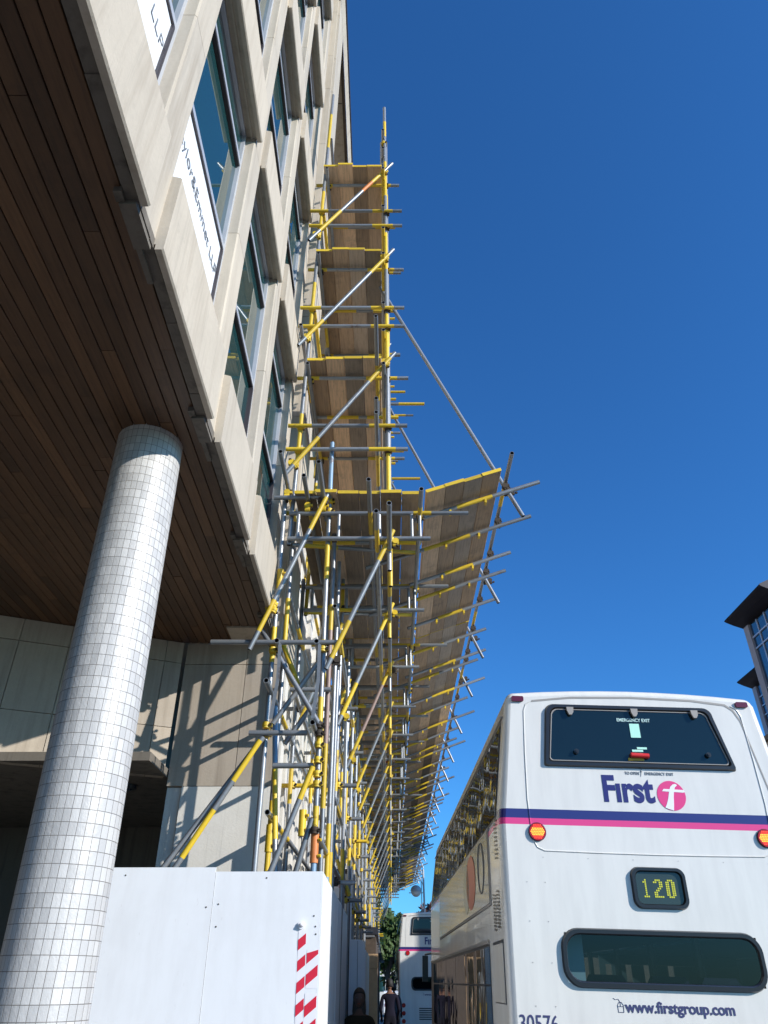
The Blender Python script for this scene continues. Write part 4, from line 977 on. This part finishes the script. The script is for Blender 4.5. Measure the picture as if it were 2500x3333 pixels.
# ------------------------------------------------------------------ buildings on the right
def wing(label, cx_, cy_, zr, depth, group):
    o = thing('glazed_office_block', label, 'office block', (cx_, cy_, 0), group)
    m = MB(); m.box((0.75, -depth, 0), (10, -0.02, zr-0.42)); m.build('core', ['dark'], o)
    m = MB(); m.box((0.52, -0.36, 0), (0.80, -0.0, zr-0.40)); m.box((0.52, -depth, 0), (0.80, -depth+0.3, zr-0.4)); m.build('corner_post', ['paintbeige'], o)
    # thin blade roof
    m = MB(); prof = [(-0.0, zr), (0.04, zr+0.05), (0.7, zr+0.34), (3.0, zr+0.5), (10, zr+0.6), (10, zr-0.4), (1.0, zr-0.38), (0.72, zr-0.33), (0.30, zr-0.17), (0.06, zr-0.05)]
    m.prism(prof, lambda p, t: (p[0], t, p[1]), -depth-0.2, 0.25, smooth=False); m.build('roof', ['darkroof'], o)
    m = MB(); m.box((0.60, -depth+0.3, 0.4), (0.66, -0.37, zr-0.44)); m.build('curtain_glazing', ['bldglass'], o)
    m = MB(); z = zr - 0.95
    hs = [zr-0.44]
    while z > 0.5:
        m.box((0.555, -depth+0.3, z), (0.598, -0.37, z+0.045)); z -= random.choice((0.42, 1.45))
    for q in (-0.95, -1.55, -2.15):
        if -q < depth: m.box((0.56, q, 0.4), (0.596, q+0.045, zr-0.44))
    m.build('mullions', ['alu'], o)
    return o
def pix(x, y, Y):
    d = Matrix((xv, yv, zv)) @ Vector((x - CX, CY - y, -FPX)); return Vector((0, 0, 1.7)) + d*(Y/d.y)
W2P = pix(2405, 2216, 33.5)
wing('dark roofed glazed office block at the right edge, nearer and taller one', 12.93, 25.0, 13.1, 2.6, 'glazed blocks on the right')
wing('smaller looking glazed office block behind the nearer one at the right edge', W2P.x, W2P.y, W2P.z, 3.2, 'glazed blocks on the right')
pb = thing('added_shade_block', 'unseen low block added across the road to shade the distant bus', 'building', (13, 18, 0))  # block out of view, added so its shadow crosses the distant bus
m = MB(); m.box((-0.9, -1, 0), (7, 7.8, 8.0)); m.build('wall', ['facade'], pb); m = MB(); m.box((-1.0, -1.1, 8.002), (7.1, 7.9, 8.15)); m.build('parapet', ['stain'], pb)

# ------------------------------------------------------------------ far street: lamp, trees, people, buildings
lp = thing('street_lamp', 'grey street lamp with a round globe rising behind the distant bus', 'street lamp', (2.05, 40, -0.2))
m = MB(); m.rod((0, 0, 0), (0, 0, 4.2), 0.07, 0, 12, r1=0.05); m.rod((0, 0, 4.2), (-0.02, 0, 6.6), 0.045, 0, 10); m.rod((-0.13, 0, 3.2), (-0.13, 0, 6.2), 0.02, 0, 8); m.build('pole', ['lampmetal'], lp)
m = MB(); pts = [(-0.05 - 0.2 + 0.2*math.cos(R(a)), 5.85 + 0.25*math.sin(R(a))) for a in range(0, 121, 15)]
for a, c in zip(pts, pts[1:]): m.rod((a[0], 0, a[1]), (c[0], 0, c[1]), 0.018, 0, 8)
m.rod((-0.06, 0, 5.55), (-0.75, 0, 5.55), 0.02, 0, 8); m.build('bracket', ['lampmetal'], lp)
m = MB(); m.sphere((-0.40, 0, 5.62), 0.27, 0.27, 0.27, 0, 20, 8, 0.0, 1.0); m.build('hood', ['lampmetal'], lp)
m = MB(); m.sphere((-0.40, 0, 5.61), 0.24, 0.24, 0.24, 0, 20, 8, -1.0, 0.0); m.build('globe', ['lampglass'], lp)
def tree(label, x, y, h, rx, rz, leafm, n, seed, ls=0.22):
    random.seed(seed); o = thing('tree', label, 'tree', (x, y, -0.2), 'trees at the end of the street')
    m = MB(); m.rod((0, 0, 0), (0.1, 0, h*0.55), 0.22, 0, 10, r1=0.11)
    cl = []
    for i in range(13):
        a = random.uniform(0, 6.28); q = random.uniform(0.3, 0.85); zz = h*random.uniform(0.42, 0.9)
        c = Vector((rx*q*math.cos(a), rx*q*math.sin(a), zz)); m.rod((0.05, 0, h*random.uniform(0.25, 0.5)), tuple(c), 0.07, 0, 6, r1=0.02); cl.append((c, random.uniform(0.28, 0.5)*rx))
    cl.append((Vector((0, 0, h*0.93)), rx*0.3))
    m.build('trunk', ['bark'], o); L = MB()
    for i in range(n):
        c, r_ = random.choice(cl); d = Vector((random.gauss(0, 1), random.gauss(0, 1), random.gauss(0, 1))).normalized()*r_*random.uniform(0.4, 1.05)
        p = c + Vector((d.x, d.y, d.z*rz)); a = Vector((random.gauss(0, 1), random.gauss(0, 1), random.gauss(0, 1))).normalized(); b_ = a.orthogonal().normalized(); s_ = ls*random.uniform(0.6, 1.3)
        L.add([p - a*s_, p + b_*s_*0.5, p + a*s_, p - b_*s_*0.5], [(0, 1, 2, 3)])
    L.build('crown', [leafm], o); return o
tree('tall green tree at the far end of the street left of the distant bus', 0.35, 62, 6.4, 1.7, 1.1, 'leaf', 5200, 1)
tree('low green tree close behind the distant bus, under the canopy end', -0.9, 70, 5.6, 2.2, 1.0, 'leaf', 4200, 2)
tree('copper leaved tree behind the street lamp beside the near bus front', 4.1, 60, 6.9, 1.9, 1.0, 'leafred', 2600, 4)
random.seed(9)
fb = thing('far_terrace', 'low pale buildings closing the far end of the street', 'building', (0, 95, -0.2))
m = MB(); x = -16
while x < 20:
    w_ = random.uniform(3, 6); hh = random.uniform(3.2, 4.2); m.box((x, 0, 0), (x + w_ - 0.05, 6, hh)); x += w_
m.build('wall', ['render'], fb)
m = MB(); x = -15
while x < 19: m.box((x, -0.05, 1.0), (x+0.9, -0.01, 2.4)); x += 1.6
w_ = m.build('windows', ['glass'], fb)
# shelter in shade along the left pavement (dark timber fascia under the far scaffold)
ss = thing('shop_front', 'dark shop front strip in shadow at the foot of the far scaffold', 'shop front', (-0.6, 22, 0))
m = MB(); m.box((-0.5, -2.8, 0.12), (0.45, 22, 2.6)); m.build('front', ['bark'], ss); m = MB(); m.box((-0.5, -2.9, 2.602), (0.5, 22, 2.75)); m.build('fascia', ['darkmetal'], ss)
vn = thing('parked_car', 'white car far down the road beyond the distant bus', 'car', (0.9, 52, -0.2))
m = MB(); prof = [(0, 0.35), (0, 0.75), (0.12, 0.9), (0.5, 0.95), (0.85, 1.38), (2.3, 1.42), (3.0, 0.98), (3.9, 0.85), (4.05, 0.6), (4.05, 0.35)]
m.prism(prof, lambda p, t: (t, p[0], p[1]), -0.82, 0.82); m.build('body', ['white'], vn)
m = MB(); m.add([(-0.62, 0.50, 0.98), (0.62, 0.50, 0.98), (0.56, 0.80, 1.33), (-0.56, 0.80, 1.33)], [(0, 1, 2, 3)]); m.move(lambda p: p + Vector((0, -0.02, 0.01))); m.build('rear_window', ['rearglass'], vn)
for x in (-0.78, 0.6):
    for y in (0.75, 3.2): m = MB(); m.rod((x, y, 0.32), (x+0.18, y, 0.32), 0.32, 0, 18); m.build('wheel', ['rubber'], vn)
for x in (-0.66, 0.66): m = MB(); m.box((x-0.1, -0.02, 0.66), (x+0.1, 0.0, 0.82)); m.build('tail_lamp', ['lampred'], vn)

# ------------------------------------------------------------------ people
def person(label, loc, rot, top, legs, hair_len, hairm='hair', h=1.65, arm_bend=0.15, stride=0.0):
    o = thing('person', label, 'person', loc, None, (0, 0, rot)); k = h/1.65
    skin = simple('skin', (0.20, 0.105, 0.07), 0.6)
    J = {'pel': (0, 0, 0.90, 0.135, 0.10), 'wai': (0, 0, 1.04, 0.115, 0.085), 'che': (0, 0.0, 1.24, 0.145, 0.10), 'nec': (0, 0.0, 1.375, 0.055, 0.05), 'hed': (0, -0.01, 1.46, 0.06, 0.06)}
    V = []; E = []; Rd = []
    def jv(p, r1, r2=None): V.append(Vector(p)*k); Rd.append((r1*k, (r2 or r1)*k)); return len(V)-1
    a = {n: jv(p[:3], p[3], p[4]) for n, p in J.items()}
    for p, q in (('pel', 'wai'), ('wai', 'che'), ('che', 'nec'), ('nec', 'hed')): E.append((a[p], a[q]))
    for s in (-1, 1):
        sh = jv((s*0.165, 0, 1.315), 0.058); el_ = jv((s*0.22, 0.03, 1.05), 0.042); wr = jv((s*0.20, -arm_bend, 0.84 + arm_bend*0.6), 0.028); hnd = jv((s*0.195, -arm_bend-0.03, 0.78 + arm_bend*0.6), 0.030, 0.018)
        E += [(a['che'], sh), (sh, el_), (el_, wr), (wr, hnd)]
        for f in range(4):
            f1 = jv((s*0.195 + (f-1.5)*0.017, -arm_bend-0.045, 0.735 + arm_bend*0.6 - (0.006 if f in (1, 2) else 0)), 0.0085); f2 = jv((s*0.195 + (f-1.5)*0.017 , -arm_bend-0.07, 0.70 + arm_bend*0.6 - (0.008 if f in (1, 2) else 0)), 0.0075); E += [(hnd, f1), (f1, f2)]
        th = jv((s*0.165, -arm_bend-0.06, 0.765 + arm_bend*0.6), 0.009); E.append((hnd, th))
        hp = jv((s*0.085, 0, 0.84), 0.088); kn = jv((s*0.09, -0.02 + s*stride*0.5, 0.47), 0.055); an = jv((s*0.09, 0.02 + s*stride, 0.09), 0.038); ft = jv((s*0.10, -0.13 + s*stride, 0.035), 0.036, 0.03)
        E += [(a['pel'], hp), (hp, kn), (kn, an), (an, ft)]
    me = bpy.data.meshes.new('person_body'); me.from_pydata([tuple(v) for v in V], E, [])
    bo = bpy.data.objects.new('body', me); COL.objects.link(bo); bo.parent = o
    md = bo.modifiers.new('skin', 'SKIN'); md.use_smooth_shade = True
    for i, (r1, r2) in enumerate(Rd): me.skin_vertices[0].data[i].radius = (r1, r2)
    me.skin_vertices[0].data[0].use_root = True
    bo.modifiers.new('sub', 'SUBSURF').levels = 2; bo.modifiers['sub'].render_levels = 2
    m_, t, b_ = new_mat('clothes_and_skin'); c = N(t, 'ShaderNodeTexCoord'); sp = N(t, 'ShaderNodeSeparateXYZ'); t.links.new(c.outputs['Object'], sp.inputs[0])
    col = mix(t, mathn(t, 'GREATER_THAN', sp.outputs[2], 0.92*k), legs, top); neck = mathn(t, 'GREATER_THAN', sp.outputs[2], 1.36*k); col = mix(t, neck, col, (0.20, 0.105, 0.07))
    t.links.new(col, b_.inputs['Base Color']); b_.inputs['Roughness'].default_value = 0.9; b_.inputs['Specular IOR Level'].default_value = 0.1; me.materials.append(m_)
    m = MB(); hc = Vector((0, -0.015, 1.545))*k; m.sphere(hc, 0.072*k, 0.09*k, 0.11*k, 0, 20, 14)
    def face(p):
        q = (p - hc)/k
        if q.y < -0.04 and abs(q.x) < 0.018 and -0.04 < q.z < 0.02: q.y -= 0.016*(1 - abs(q.x)/0.018)
        if q.z < -0.04: q.x *= 1 - (-0.04 - q.z)*3.5
        return hc + q*k
    m.move(face); m.build('head', [skin], o)
    m = MB()
    for s in (-1, 1):
        m.sphere(hc + Vector((s*0.028, -0.079, 0.012))*k, 0.011*k, 0.006*k, 0.006*k, 1, 8, 5); m.sphere(hc + Vector((s*0.072, 0.0, 0.0))*k, 0.010*k, 0.018*k, 0.028*k, 0, 8, 6)
    m.sphere(hc + Vector((0, -0.077, -0.055))*k, 0.022*k, 0.006*k, 0.006*k, 2, 10, 5); m.build('face_features', [skin, 'ink', 'adred'], o)
    m = MB(); m.sphere(hc + Vector((0, 0.012, 0.018))*k, 0.086*k, 0.10*k, 0.112*k, 0, 20, 14)
    zl = hc.z/k - hair_len
    def hf(p):
        q = (p - hc)/k
        if q.y < -0.03 and q.z < 0.055: q.y = -0.03; q.x *= 1.05
        if q.z < -0.02: f = (-0.02 - q.z)/0.075; q.z = -0.02 - f*hair_len; q.x *= 1.0 + 0.9*min(1, f) ; q.x += 0.0; q.y = max(q.y, -0.02 - 0.03*f) 
        return hc + q*k
    m.move(hf); m.build('hair', [hairm], o)
    return o
person('woman with long hair and dark jacket walking towards us beside the hoarding', (-0.285, 10.75, 0.12), 0.0, (0.05, 0.035, 0.02), (0.03, 0.03, 0.05), 0.28, h=1.50, arm_bend=0.12)
person('person in dark clothes in the shade far down the pavement by the distant bus', (0.18, 21.5, 0.05), R(180), (0.012, 0.011, 0.02), (0.01, 0.01, 0.015), 0.05, 'ink2', h=1.7, stride=0.18)
person('person walking away, farther along the kerb behind the first walker', (0.36, 27.5, -0.06), R(170), (0.06, 0.06, 0.07), (0.02, 0.02, 0.03), 0.05, 'ink2', h=1.7, stride=0.15)
